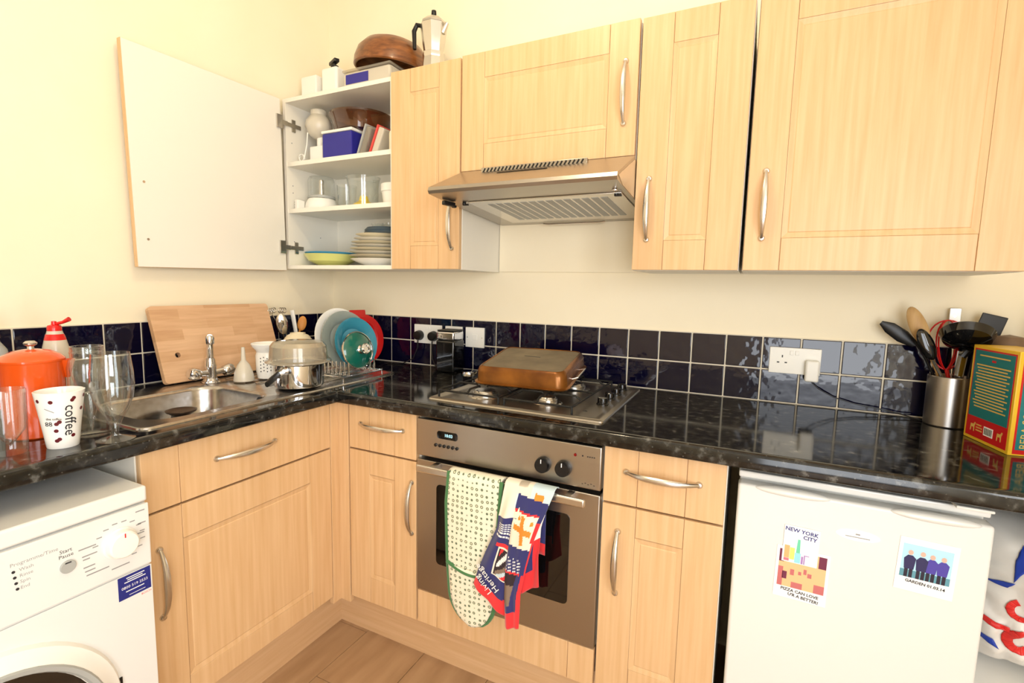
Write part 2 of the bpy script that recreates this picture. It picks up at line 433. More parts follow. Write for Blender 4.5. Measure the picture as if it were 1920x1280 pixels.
def carcass(root, x0, x1, y0, z0, z1, shelves=()):
    O('side_panel', MB().box(x0, x0+WT, y0, -0.001, z0, z1, .0006, 1), 'melamine', root)
    O('side_panel', MB().box(x1-WT, x1, y0, -0.001, z0, z1, .0006, 1), 'melamine', root)
    O('top_panel', MB().box(x0+WT, x1-WT, y0, -0.001, z1-WT, z1), 'melamine', root)
    O('bottom_panel', MB().box(x0+WT, x1-WT, y0, -0.001, z0, z0+WT), 'melamine', root)
    O('back_panel', MB().box(x0+WT, x1-WT, -0.012, -0.004, z0+WT, z1-WT), 'melamine', root)
    for z in shelves: O('shelf', MB().box(x0+WT, x1-WT, y0+0.004, -0.012, z-WT-.002, z), 'melamine', root)
ZB, ZT = 1.330, 2.044
# open corner wall cabinet
c1 = thing('wall_cabinet', (0.325, -0.15, ZB), 'open white corner wall cabinet full of dishes, its door swung against the wall', 'cabinet')
X0, X1 = 0.030, 0.624
carcass(c1, X0, X1, -0.300, ZB, ZT, (1.784, 1.588))
DM = FR((0.047, -0.316, 1.322), (0, -1, 0), (0, 0, 1)) @ RZ(-1.0)   # the door stands open, nearly parallel to the left wall
dm = DM @ T(0.59, 0, 0.0) @ RY(180)
mb = door_mesh(DM @ T(0, 0, 0), 0.590, 0.714)
d = O('door', mb, 'wood', c1)
O('inner_face', MB(DM).box(0.0015, 0.5885, 0.0015, 0.7125, -0.0022, -0.0002), 'melamine', d)
for v in (0.10, 0.62):
    zz = 1.322+v
    mb = MB(); mb.box(0.050, 0.058, -0.352, -0.322, zz-0.028, zz+0.028, .002)
    mb.box(0.046, 0.056, -0.330, -0.296, zz-0.010, zz+0.010, .002)
    mb.box(0.046, 0.054, -0.296, -0.225, zz-0.009, zz+0.009, .002).box(0.046, 0.052, -0.272, -0.252, zz-0.026, zz+0.026, .002)
    O('hinge', mb, 'nickel', c1)
for v, u in ((0.093, 0.553), (0.28, 0.553)):
    O('screw', MB(DM @ T(u, v, -0.0022) @ RX(180)).cyl(0.004, 0, 0.0025, 12), 'nickel', d)
for zz, yy in ((1.87, -.27), (1.66, -.27), (1.69, -.27), (1.45, -.27), (1.48, -.12)):
    O('peg_hole', MB(T(X0+WT, yy, zz) @ RY(90)).cyl(0.0025, -0.001, 0.0006, 10), 'print_grey', c1)
def wall_unit(x0, x1, label, hx, hz, z0=ZB, z1=ZT, extra=None, dz0=None, dy=0.0):
    r = thing('wall_cabinet', ((x0+x1)/2, -0.15, z0), label, 'cabinet')
    carcass(r, x0, x1, -0.300, z0, z1)
    dz0 = z0+.001 if dz0 is None else dz0
    M = front(x0+.002, -0.302-dy, dz0)
    d = O('door', door_mesh(M, x1-x0-.004, z1-dz0+.004), 'wood', r)
    O('handle', handle_mesh(hv(M, hx-x0-.002, hz-dz0)), 'nickel', d)
    return r
wall_unit(0.626, 0.931, 'narrow beech wall cabinet between the open cabinet and the cooker hood', 0.900, 1.492)
wall_unit(0.934, 1.538, 'short wide beech wall cabinet above the cooker hood', 1.499, 1.850, z0=1.655, z1=2.047, dz0=1.668, dy=.001)
wall_unit(1.542, 1.838, 'narrow beech wall cabinet between the hood and the widest cabinet', 1.583, 1.508)
wall_unit(1.846, 2.428, 'widest beech wall cabinet at the right, above the utensil pot', 1.889, 1.505)
O('backing_board', MB().box(0.934, 1.540, -0.010, -0.001, 1.333, 1.655), 'wall_paint', label='cream painted board on the wall under the cooker hood', cat='board')

# ---------------------------------------------------------------- base units
DZ0, DZ1, RZ0, RZ1 = 0.168, 0.708, 0.714, 0.868
def base_carcass(root, box, axis):
    x0, x1, y0, y1 = box
    O('side_panel', MB().box(x0, x0+WT, y0, y1, 0.17, 0.872) if axis == 'y' else MB().box(x0, x1, y0, y0+WT, 0.17, 0.872), 'melamine', root)
    O('side_panel', MB().box(x1-WT, x1, y0, y1, 0.17, 0.872) if axis == 'y' else MB().box(x0, x1, y1-WT, y1, 0.17, 0.872), 'melamine', root)
    O('bottom_panel', MB().box(x0+WT, x1-WT, y0, y1, 0.17, 0.186) if axis == 'y' else MB().box(x0, x1, y0+WT, y1-WT, 0.17, 0.186), 'melamine', root)
def base_unit(x0, x1, label, hx):
    r = thing('base_cabinet', ((x0+x1)/2, -0.3, 0.0), label, 'cabinet')
    base_carcass(r, (x0, x1, -0.58, -0.02), 'y')
    M = front(x0+.002, -0.582, DZ0)
    d = O('door', door_mesh(M, x1-x0-.004, DZ1-DZ0, 0.078, 0.092), 'wood', r)
    O('handle', handle_mesh(hv(M, hx-x0-.002, 0.552-DZ0), 0.172), 'nickel', d)
    M = front(x0+.002, -0.582, RZ0)
    d = O('drawer', drawer_mesh(M, x1-x0-.004, RZ1-RZ0), 'wood', r)
    O('handle', handle_mesh(hv(M, (x1-x0)/2-.002, 0.803-RZ0, False), 0.176), 'nickel', d)
    return r
base_unit(0.668, 0.953, 'narrow beech base cabinet with drawer, left of the oven', 0.934)
base_unit(1.556, 1.854, 'narrow beech base cabinet with drawer, between the oven and the fridge', 1.602)
r = thing('sink_cabinet', (0.30, -0.92, 0.0), 'beech sink cabinet with drawer front and wide door, beside the washing machine', 'cabinet')
base_carcass(r, (0.02, 0.60, -1.225, -0.640), 'x')
M = side(0.602, -1.223, DZ0)
d = O('door', door_mesh(M, 0.584, DZ1-DZ0, 0.090, 0.070), 'wood', r)
O('handle', handle_mesh(hv(M, 0.030, 0.527-DZ0), 0.176), 'nickel', d)
M = side(0.602, -1.223, RZ0)
d = O('drawer', drawer_mesh(M, 0.584, RZ1-RZ0), 'wood', r)
O('handle', handle_mesh(hv(M, 0.274, 0.798-RZ0, False), 0.180), 'nickel', d)
mb = MB(); mb.box(0.602, 0.620, -0.636, -0.600, 0.14, 0.870, .0012).box(0.602, 0.664, -0.600, -0.582, 0.14, 0.870, .0012)
O('corner_post', mb, 'wood', label='beech corner post between the sink cabinet and the drawer cabinet', cat='post')
O('trim_2', MB().box(0.540, 0.558, -1.235, -0.537, 0.0, 0.166), 'plinth_wood', kind='structure')
O('trim_3', MB().box(0.558, 1.870, -0.537, -0.519, 0.0, 0.166), 'plinth_wood', kind='structure')

# worktop
w = thing('worktop', (0.9, -0.5, 0.872), 'glossy black speckled L-shaped worktop', 'worktop')
Z0, Z1 = 0.872, 0.910
mb = MB()
mb.box(0, .632, -2.4, -1.158, Z0, Z1).box(0, .188, -1.158, -.767, Z0, Z1).box(.546, .632, -1.158, -.767, Z0, Z1).box(0, .632, -.767, -.0045, Z0, Z1).box(.632, XR, -.617, -.0045, Z0, Z1)
O('slab', mb, 'laminate', w)
def nose(M, L):
    mb = MB(M); rr = 0.011; pr = [(0, Z0)]
    for cz, a0 in ((Z0+rr*.6, -90), (Z1-rr, 0)):
        r_ = rr*.6 if a0 == -90 else rr
        for k in range(6):
            a = R(a0+90*k/5); pr.append((0.020-r_+r_*math.cos(a), cz+r_*math.sin(a)))
    pr.append((0, Z1))
    n = len(pr); vs = [(0, a, b) for a, b in pr]+[(L, a, b) for a, b in pr]
    mb.add(vs, [(k, k+1, n+k+1, n+k) for k in range(n-1)]+[tuple(range(n)), tuple(range(n, 2*n))])
    return mb
O('edge', nose(T(0, -.6155, 0) @ T(.61, 0, 0) @ Matrix.Diagonal((1, -1, 1, 1)), XR-.61), 'laminate', w)
O('edge', nose(T(.6305, -2.4, 0) @ FR((0, 0, 0), (0, 1, 0), (1, 0, 0)) @ Matrix.Diagonal((1, 1, -1, 1)), 1.805), 'laminate', w)
# ---------------------------------------------------------------- cooker hood
h = thing('cooker_hood', (1.24, -0.2, 1.519), 'stainless steel visor cooker hood under the short wall cabinet', 'cooker hood')
hx0, hx1 = 0.945, 1.541
prof = [(-0.012, 1.519), (-0.470, 1.551), (-0.528, 1.557), (-0.534, 1.566), (-0.530, 1.577), (-0.330, 1.664), (-0.325, 1.655), (-0.012, 1.640)]
mb = MB(); n = len(prof)
mb.add([(hx0, a, b) for a, b in prof]+[(hx1, a, b) for a, b in prof], [(k, (k+1) % n, n+(k+1) % n, n+k) for k in range(n)]+[tuple(range(n)), tuple(range(n, 2*n))])
hb = O('body', mb, 'steel', h)
def under(x, t, off=0.0):      # a point on the sloping underside, t = 0 at the wall, 1 at the front
    return (x, -0.012-0.458*t, 1.519+0.032*t-off)
Ffil = FR(under(0, 0), (1, 0, 0), (0, -0.458, 0.032))   # u along x, v towards the front, normal up
flt = O('filter_panel', MB(Ffil).box(1.020, 1.525, 0.06, 0.405, 0.0005, 0.004, .001), 'nickel', h)
for i in range(14):
    x = 1.076+i*0.0292
    O('filter_slot', MB(Ffil).box(x, x+0.021, 0.115, 0.370, 0.0035, 0.0048), 'grey_plastic', flt)
O('filter_catch', MB(Ffil).tube([(1.14, 0.035, 0.006), (1.16, 0.035, 0.009), (1.36, 0.035, 0.009), (1.38, 0.035, 0.006)], 0.003), 'nickel', flt)
for x in (1.000, 1.508):
    mb = MB(Ffil @ T(x, 0.392, 0.0)); mb.cyl(0.006, 0, 0.009, 12, bev=.001).box(-.004, .016, -.004, .004, .005, .010, .001)
    O('turn_clip', mb, 'black_plastic', h)
mb = MB(Ffil @ T(0.967, 0.41, 0.006) @ RZ(110)); mb.box(-.006, .040, -.008, .008, -.004, .010, .003).box(-.012, .0, -.007, .007, .004, .012, .002)
O('lamp_switch', mb, 'black_plastic', h)
O('lamp', MB(Ffil @ T(1.515, 0.44, 0.004)).ell(.008, .006, .006, 12, 8), 'chrome', h)
fs_ = Vector((0, 0.200, 0.087)).normalized()
Fs = FR((0, -0.530, 1.577), (1, 0, 0), fs_)             # sloping visor face
vg = O('vent_strip', MB().box(1.040, 1.405, -0.364, -0.350, 1.644, 1.6635, .001), 'steel', h)
for i in range(26):
    x = 1.052+i*0.0135
    O('vent_slot', MB(front(x, -0.364, 1.654) @ RZ(-32)).box(-.0026, .0026, -.0078, .0078, -.0002, .0006), 'black_plastic', vg)
O('slider', MB(Fs).box(1.120, 1.290, 0.137, 0.147, -.0005, 0.0022, .0008), 'black_plastic', h)
O('end_plate', MB().prism([(a, b) for a, b in [(-0.02, 1.521), (-0.49, 1.553), (-0.522, 1.570), (-0.335, 1.652), (-0.02, 1.640)]], 0, 0.0012) if False else MB(FR((hx1, 0, 0), (0, 1, 0), (0, 0, 1))).prism([(-0.04, 1.5235), (-0.47, 1.5535), (-0.520, 1.571), (-0.335, 1.652), (-0.04, 1.640)], 0, 0.0012), 'nickel', h)

# ---------------------------------------------------------------- built-in oven
ox0, ox1, oy = 0.958, 1.552, -0.605
ov = thing('built_in_oven', (1.255, -0.3, 0.28), 'stainless steel built-in electric oven with a glazed door, under the hob', 'oven')
O('body', MB().box(ox0+.01, ox1-.01, -0.57, -0.04, 0.285, 0.862), 'black_plastic', ov)
cp = O('control_panel', MB().box(ox0, ox1, oy, -0.57, 0.737, 0.858, .004, 3), 'steel', ov)
od = O('door', MB().box(ox0, ox1, oy, -0.57, 0.286, 0.725, .003, 3), 'steel', ov)
Mo = front(0, oy, 0)
ds = O('display', MB(Mo).prism(rrect(1.034, 1.108, 0.803, 0.827, .008), 0, .0012), 'black_gloss', cp)
mb = MB(Mo); mb.text('10:03', .0135, T(1.076, 0.815, 0.0015))
O('clock_digits', mb, 'display_lit', cp)
for i in range(6):
    O('button', MB(Mo @ T(1.029+i*0.0154, 0.7805, 0)).cyl(.0052, 0, .004, 14, bev=.001), 'black_plastic', cp)
for x in (1.388, 1.448):
    kb = O('knob', MB(Mo @ T(x, 0.7835, 0)).lathe([(0, 0), (.0215, 0), (.0225, .004), (.0200, .018), (.0185, .020), (0, .020)], 28), 'black_plastic', cp)
    O('pointer', MB(Mo @ T(x, 0.7835, 0.0195)).box(-.0012, .0012, .008, .019, 0, .0012), 'print_white', kb)
O('indicator', MB(Mo @ T(1.480, 0.827, 0)).cyl(.0042, 0, .003, 14), 'lamp_red', cp)
mb = MB(Mo); mb.box(1.498, 1.502, .825, .829, 0, .0003)
for i in range(4): mb.box(1.512+i*.006, 1.516+i*.006, .825, .828, 0, .0003)
for i in range(5): mb.box(1.500+i*.008, 1.504+i*.008, .749+(i % 2)*.003, .751+(i % 2)*.003, 0, .0003)
O('panel_marking', mb, 'print_dark', cp, kind='stuff')
O('window', MB(Mo).prism(rrect(1.033, 1.471, 0.392, 0.655, .014), 0, .0016), 'dark_glass', od)
mb = MB(); hz, hy = 0.716, -0.652
mb.box(0.990, 1.525, hy-.006, hy+.006, hz-.012, hz+.012, .0055, 3)
O('handle', mb, 'nickel', od)
for x in (1.04, 1.475): O('handle_bracket', MB().box(x-.010, x+.010, hy+.005, oy+.001, hz-.009, hz+.009, .002), 'nickel', od)
r = thing('oven_housing', (1.255, -0.3, 0.0), 'beech panel below the oven, between two base cabinets', 'cabinet panel')
O('lower_panel', drawer_mesh(front(0.958, -0.582, 0.168), 0.593, 0.112, st=0.075), 'wood', r)
O('side_panel', MB().box(0.9535, 0.957, -0.58, -0.02, .17, .872), 'melamine', r)
O('side_panel', MB().box(1.5525, 1.5555, -0.58, -0.02, .17, .872), 'melamine', r)

# ---------------------------------------------------------------- gas hob
gh = thing('gas_hob', (1.25, -0.31, 0.911), 'stainless steel four-burner gas hob with black pan supports', 'hob')
hx0, hx1, hy0, hy1 = 0.968, 1.540, -0.565, -0.055
mb = MB()
def loft(mb, loops, close=False, mat=None):
    n = len(loops[0]); vs = sum(loops, [])
    fs = [(k*n+i, k*n+(i+1) % n, (k+1)*n+(i+1) % n, (k+1)*n+i) for k in range(len(loops)-1) for i in range(n)]
    if close: fs.append(tuple(range((len(loops)-1)*n, len(loops)*n)))
    return mb.add(vs, fs, mat)
def rl(x0, x1, y0, y1, r, z, n=5): return [(x, y, z) for x, y in rrect(x0, x1, y0, y1, r, n)]
def ins(i, z, r=.012): return rl(hx0+i, hx1-i, hy0+i, hy1-i, max(r-i, .003), z)
loft(mb, [ins(0, .9105), ins(.002, .915), ins(.010, .9185), ins(.016, .9185), ins(.022, .9150), ins(.035, .9145)], True)
O('hob_plate', mb, 'steel', gh)
burn = [(1.113, -.445, .042), (1.325, -.425, .031), (1.113, -.170, .031), (1.325, -.170, .042)]
for x, y, r_ in burn:
    b = O('burner', MB(T(x, y, .9145)).lathe([(0, 0), (r_+.016, 0), (r_+.012, .003), (r_, .004), (r_, .012), (r_*.95, .014), (0, .014)], 32), 'nickel', gh)
    O('burner_cap', MB(T(x, y, .9285)).lathe([(0, 0), (r_*.86, 0), (r_*.88, .003), (r_*.8, .006), (0, .0065)], 32), 'nickel', b)
for xa, xb in ((0.990, 1.205), (1.225, 1.440)):
    xm = (xa+xb)/2; zt = .948
    mb = MB(); wr = .0035
    mb.tube([(xa, -.53, zt-.012), (xa, -.08, zt-.012)], wr).tube([(xb, -.53, zt-.012), (xb, -.08, zt-.012)], wr).tube([(xa, -.53, zt-.012), (xb, -.53, zt-.012)], wr).tube([(xa, -.08, zt-.012), (xb, -.08, zt-.012)], wr).tube([(xa, -.305, zt-.012), (xb, -.305, zt-.012)], wr)
    for yc in (-.435, -.17):
        for dx, dy in ((1, 0), (-1, 0), (0, 1), (0, -1)):
            e = .107 if dx else .10
            mb.tube([(xm+dx*e, yc+dy*e, zt-.012), (xm+dx*e*.8, yc+dy*e*.8, zt), (xm+dx*.022, yc+dy*.022, zt), (xm+dx*.018, yc+dy*.018, zt-.004)], wr)
    for xx in (xa, xb):
        for yy in (-.53, -.08): mb.tube([(xx, yy, zt-.012), (xx, yy, .9145)], wr)
    O('pan_support', mb, 'black_iron', gh)
for y in (-.36, -.275, -.19, -.105):
    O('knob', MB(T(1.483, y, .9145)).lathe([(0, 0), (.019, 0), (.019, .003), (.0165, .005), (.0155, .020), (.014, .022), (0, .022)], 24), 'black_gloss', gh)
O('flame_mark', MB(T(1.462, -.475, .9146)).prism([(-.008, 0), (0, .014), (.008, 0)], 0, .0003), 'print_dark', gh)

# ---------------------------------------------------------------- fridge
fr = thing('under_counter_fridge', (2.106, -0.3, 0.0), 'white under-counter fridge with cards stuck to its door', 'fridge')
fx0, fx1 = 1.878, 2.334
O('body', MB().box(fx0+.003, fx1-.003, -.553, -.06, .02, .832, .004), 'white_enamel', fr)
O('top', MB().box(fx0, fx1, -.575, -.055, .833, .849, .004), 'white_enamel', fr)
fd = O('door', MB().box(fx0, fx1, -.600, -.558, .06, .826, .007, 3), 'white_enamel', fr)
O('seal', MB().box(fx0+.008, fx1-.008, -.559, -.552, .07, .82), 'grey_plastic', fr)
for a, b in ((1.912, 2.064), (2.166, 2.316)):
    mb = MB(T((a+b)/2, -.596, .822)); mb.ell((b-a)/2, .014, .010, 28, 12)
    O('handle', mb, 'white_enamel', fd)
O('hinge_cover', MB().box(2.272, 2.332, -.596, -.520, .8495, .856, .003), 'white_plastic', fr)
O('badge', MB(front(2.116, -.600, .755) @ Matrix.Diagonal((.040, .0125, 1, 1))).cyl(1, 0, .0008, 36), 'card_white', fd)
mb = MB(front(2.116, -.600, .753)); mb.box(-.004, .004, .003, .006, 0, .0011).box(-.022, .022, -.003, -.0012, 0, .0011)
O('badge_print', mb, 'print_grey', fd)
for x in (1.91, 2.30): O('foot', MB(T(x, -.53, 0)).cyl(.015, 0, .02, 14), 'black_plastic', fr)
Mf = front(0, -.6005, 0)
def card(name, label, cat, u0, u1, v0, v1, w0, tilt=0, th=.0006):
    r = thing(name, ((u0+u1)/2, -.601, v0), label, cat)
    M = front((u0+u1)/2, -.6005-w0, (v0+v1)/2) @ RZ(tilt)
    O('sheet', MB(M).box(-(u1-u0)/2, (u1-u0)/2, -(v1-v0)/2, (v1-v0)/2, 0, th), 'card_white', r)
    return r, M @ T(0, 0, th)
def patch(M, r, name, mat, polys):
    mb = MB(M)
    for k, p in enumerate(polys): mb.prism(p, 0, .00012+.00001*k)
    return O(name, mb, mat, r)
def rc(a, b, c, d): return [(a, c), (b, c), (b, d), (a, d)]
r, M = card('instant_photo', 'instant photo of a warm crowded street stuck behind the city card on the fridge', 'photo', 1.967, 2.071, .575, .697, .0003, -1)
patch(M, r, 'picture', 'photo_peach', [rc(-.046, .046, -.034, .054)])
M2 = M @ T(0, 0, .00014)
for p_ in (rc(-.046, -.036, .024, .054), rc(.031, .046, .026, .054), rc(-.037, -.028, -.016, .002)): patch(M2, r, 'dark_doorway', 'photo_plum', [p_])
patch(M2, r, 'picture_figures', 'photo_rose', [rc(-.046, -.036, -.034, .012), rc(-.022, -.014, -.004, .010), rc(.004, .010, .004, .016), rc(.012, .020, -.002, .008), rc(-.018, .004, -.034, -.020), rc(.026, .046, -.034, -.014), rc(-.006, .0, .000, .008)])
mb = MB(M2); mb.text('PIZZA CAN LOVE', .0095, T(0, -.042, 0) @ RZ(-3), .0001, bold=.028).text("U'R A BETTER!", .0095, T(.008, -.053, 0) @ RZ(-5), .0001, bold=.028)
O('handwriting', mb, 'print_dark', r)
r, M = card('city_card', 'white postcard lettered New York City with coloured towers on the fridge', 'card', 1.979, 2.048, .662, .749, .0012, -1)
mb = MB(M); mb.text('NEW YORK', .0122, T(-.001, .033, 0) @ RZ(-4), .0001, bold=.028).text('CITY', .0122, T(.016, .020, 0) @ RZ(-4), .0001, bold=.028)
O('lettering', mb, 'sticker_blue', r)
patch(M, r, 'green_tower', 'card_green', [[(-.008, -.018), (.0, -.018), (-.0015, .014), (-.0065, .014)]])
patch(M, r, 'blue_tower', 'card_cyan', [rc(-.010, .002, -.042, -.018)])
patch(M, r, 'yellow_blocks', 'card_yellow', [rc(-.020, -.0105, -.036, -.008)])
patch(M, r, 'orange_blocks', 'card_orange', [rc(-.031, -.0205, -.034, -.004)])
patch(M, r, 'red_block', 'print_pink', [rc(-.031, -.0205, -.041, -.0345)])
patch(M, r, 'violet_blocks', 'card_violet', [rc(.003, .007, -.042, -.024), rc(.008, .0105, -.042, -.020), rc(.0105, .018, -.022, -.020)])
r, M = card('instant_photo', 'instant photo of four people in dark coats stuck at the right of the fridge door', 'photo', 2.187, 2.284, .658, .773, .0003, -2)
patch(M, r, 'picture', 'photo_sky', [rc(-.042, .040, -.028, .044)])
M2 = M @ T(0, 0, .00014)
patch(M2, r, 'ground', 'photo_teal', [rc(-.042, .040, -.028, -.012)])
M2 = M @ T(0, 0, .0003); cs, lg, hd = [], [], []
for k, (cx, hh) in enumerate(((-.028, .030), (-.008, .031), (.008, .029), (.026, .029))):
    cs.append([(cx-.008, -.010), (cx+.008, -.010), (cx+.010, .014), (cx+.004, .020), (cx-.004, .020), (cx-.010, .012)])
    lg += [rc(cx-.007, cx-.001, -.028, -.010), rc(cx+.001, cx+.007, -.028, -.010)]
    hd.append([(cx+.0045*math.cos(a*.785), hh-.004+.0055*math.sin(a*.785)) for a in range(8)])
patch(M2, r, 'coats', 'photo_navy', cs[:2]); patch(M2, r, 'blue_coats', 'photo_violet', cs[2:])
patch(M2, r, 'trousers', 'photo_black', lg); patch(M2, r, 'faces', 'photo_skin', hd)
mb = MB(M2); mb.text("GARDEN 01.03.14", .0085, T(.002, -.037, 0) @ RZ(-3), .0001, bold=.028)
O('handwriting', mb, 'print_dark', r)

# ---------------------------------------------------------------- washing machine
wm = thing('washing_machine', (0.4, -1.55, 0.0), 'white front-loading washing machine pushed under the worktop', 'washing machine')
wy0, wy1, wx = -1.848, -1.252, 0.700
O('body', MB().box(.10, wx-.004, wy0, wy1, .01, .780, .006), 'white_enamel', wm)
O('lid', MB().box(.09, wx, wy0, wy1, .782, .818, .006, 3), 'white_enamel', wm)
Mw = side(wx-.004, 0, 0)
fp = O('front_panel', MB(Mw).box(wy0, wy1, .03, .634, 0, .004, .002), 'white_enamel', wm)
cp = O('control_panel', MB(Mw).box(wy0, wy1, .637, .779, 0, .006, .003), 'white_enamel', wm)
Mc = Mw @ T(0, 0, .006)
kb = O('dial', MB(Mc @ T(-1.312, .712, 0)).lathe([(0, 0), (.033, 0), (.033, .003), (.030, .006), (.028, .020), (.025, .023), (0, .024)], 36), 'white_plastic', cp)
O('pointer', MB(Mc @ T(-1.312, .712, .0235)).box(-.001, .001, .017, .026, 0, .001), 'print_red', kb)
O('start_button', MB(Mc @ T(-1.403, .706, 0)).cyl(.013, 0, .004, 24, bev=.001), 'grey_plastic', cp)
O('slot', MB(Mc @ T(-1.403, .7145, .004)).box(-.005, .005, -.0012, .0012, 0, .0004), 'print_dark', cp)
for i in range(4): O('led', MB(Mc @ T(-1.482+.0012*i, .7355-.0115*i, 0)).cyl(.0026, 0, .001, 10), 'print_dark', cp)
mb = MB(Mc)
mb.text('Programme/Time', .010, T(-1.486, .7485, 0), .0001, ax='LEFT')
for i, s_ in enumerate(('Wash', 'Rinse', 'Spin', 'End')): mb.text(s_, .009, T(-1.474, .7355-.0115*i, 0), .0001, ax='LEFT')
for i in range(11):
    a = R(165-22*i); mb.box(-1.312+.045*math.cos(a)-.005, -1.312+.045*math.cos(a)+.005, .712+.045*math.sin(a)-.0012, .712+.045*math.sin(a)+.0012, 0, .0002)
for (u, v, L_) in ((-1.384, .7285, .030), (-1.379, .712, .026), (-1.378, .705, .012), (-1.378, .688, .020), (-1.376, .679, .018), (-1.374, .670, .040), (-1.279, .766, .018), (-1.276, .738, .016), (-1.284, .716, .020), (-1.330, .660, .034)):
    mb.box(u, u+L_, v-.0013, v+.0013, 0, .0002)
O('panel_lettering', mb, 'print_grey', cp, kind='stuff')
mb = MB(Mc); mb.text('Start', .0105, T(-1.404, .7385, 0), .0001).text('Pause', .0105, T(-1.404, .7285, 0), .0001)
O('button_lettering', mb, 'print_dark', cp)
st = O('sticker', MB(Mw @ T(0, 0, .004)).box(-1.320, -1.256, .580, .632, 0, .0006), 'sticker_blue', fp)
mb = MB(Mw @ T(-1.288, .606, .0046)); mb.text('0800 519 2533', .0086, T(0, -.001, 0), .0001)
for v, a, b in ((.0195, -.016, .020), (.0150, -.014, .016), (.0105, -.020, .022)): mb.box(a, b, v-.001, v+.001, 0, .0002)
mb.box(-.018, .018, -.0115, -.0095, 0, .0002).box(-.012, .020, -.0205, -.0195, 0, .0002)
O('sticker_lettering', mb, 'print_white', st)
mb = MB(Mw @ T(-1.268, .5735, .004)); mb.text('BOSCH', .0062, T(.002, 0, 0), .0001)
O('maker_name', mb, 'print_red', fp)
Md = Mw @ T(-1.55, .375, .004)
dr = O('porthole_door', MB(Md).lathe([(.224, 0), (.219, .010), (.208, .014), (.200, .020), (.190, .026), (.180, .024), (.174, .010)], 56), 'white_plastic', wm)
O('door_glass', MB(Md).lathe([(.176, .014), (.160, .008), (.12, -.002), (0, -.0035)], 48), 'dark_glass', dr)
O('inner_ring', MB(Md).lathe([(.192, .0255), (.189, .029), (.181, .027), (.177, .020)], 56), 'grey_plastic', dr)
O('door_catch', MB(Mw @ T(-1.334, .402, .004)).box(-.010, .010, -.008, .008, 0, .003, .001), 'black_plastic', wm)

# ---------------------------------------------------------------- inset sink, taps
sk = thing('inset_sink', (0.34, -0.72, 0.765), 'stainless steel inset sink with a single bowl and drainer', 'sink')
def so(i, z, r=.03): return rl(.098+i, .592-i, -1.203+i, -.243-i, max(r-i, .004), z, 6)
def sb(i, z, r=.075): return rl(.205+i, .532-i, -1.145+i, -.780-i, max(r-i, .02), z, 6)
mb = MB(); loft(mb, [so(0, .9102), so(.002, .9145), so(.008, .9155), so(.016, .9125), sb(-.006, .9118), sb(0, .909), sb(.004, .900), sb(.010, .80), sb(.022, .778), sb(.05, .768)], True)
O('bowl_and_rim', mb, 'sink_steel', sk, sharp=50)
for i in range(7):
    x = .17+i*.055
    O('drainer_rib', MB().tube([(x, -.700, .9152), (x, -.68, .9156), (x, -.33, .9156), (x, -.30, .9152)], .0024, 8), 'sink_steel', sk)
O('waste', MB(T(.37, -.96, .7685)).lathe([(0, .0015), (.030, .0015), (.036, .003), (.042, .0), (.042, -.001)], 28), 'chrome', sk)
O('overflow', MB(T(.470, -.7875, .888) @ RX(84)).cyl(.013, -.003, .004, 18), 'black_plastic', sk)
sj = thing('dark_jar', (.300, -.938, .7685), 'dark brown lidded jar standing in the sink bowl', 'jar')
O('body', MB(T(.300, -.938, .7685)).lathe([(0, 0), (.026, 0), (.028, .004), (.028, .080), (.024, .088), (0, .088)], 28), 'black_plastic', sj)
O('lid', MB(T(.300, -.938, .8565)).lathe([(0, 0), (.030, 0), (.042, .008), (.043, .012), (.036, .013), (.028, .009), (0, .009)], 32), 'dark_brown', sj)
tp = thing('mixer_tap', (.166, -.752, .9125), 'chrome mixer tap with two lever heads behind the sink bowl', 'tap')
tx, ty = .166, -.752
O('body', MB(T(tx, ty, .9129)).lathe([(0, 0), (.027, 0), (.027, .006), (.020, .014), (.018, .045), (.020, .055), (.017, .070), (.015, .085), (0, .088)], 28), 'chrome', tp)
sdx, sdy = .85, -.53
O('spout', MB().tube([(tx, ty, .985), (tx+.006*sdx, ty+.006*sdy, 1.03), (tx+.026*sdx, ty+.026*sdy, 1.062), (tx+.065*sdx, ty+.065*sdy, 1.082), (tx+.125*sdx, ty+.125*sdy, 1.084)], [.012, .0115, .011, .0105, .0105], 14), 'chrome', tp)
O('nozzle', MB(T(tx+.128*sdx, ty+.128*sdy, 1.063)).lathe([(0, 0), (.012, 0), (.013, .004), (.013, .018), (.011, .027), (0, .030)], 18), 'chrome', tp)
for s_ in (-1, 1):
    O('arm', MB(T(tx, ty, .945)).tube([(0, 0, 0), (.006, s_*.045, .004)], .011, 12), 'chrome', tp)
    O('head', MB(T(tx+.006, ty+s_*.062, .950) @ RX(-s_*72)).lathe([(0, -.018), (.017, -.018), (.021, -.010), (.021, .010), (.016, .018), (0, .020)], 12), 'chrome', tp)
O('deck_plate', MB(T(tx, ty, .9129)).lathe([(.0272, 0), (.032, 0), (.030, .004), (.0272, .004), (.0272, 0)], 28), 'chrome', tp)
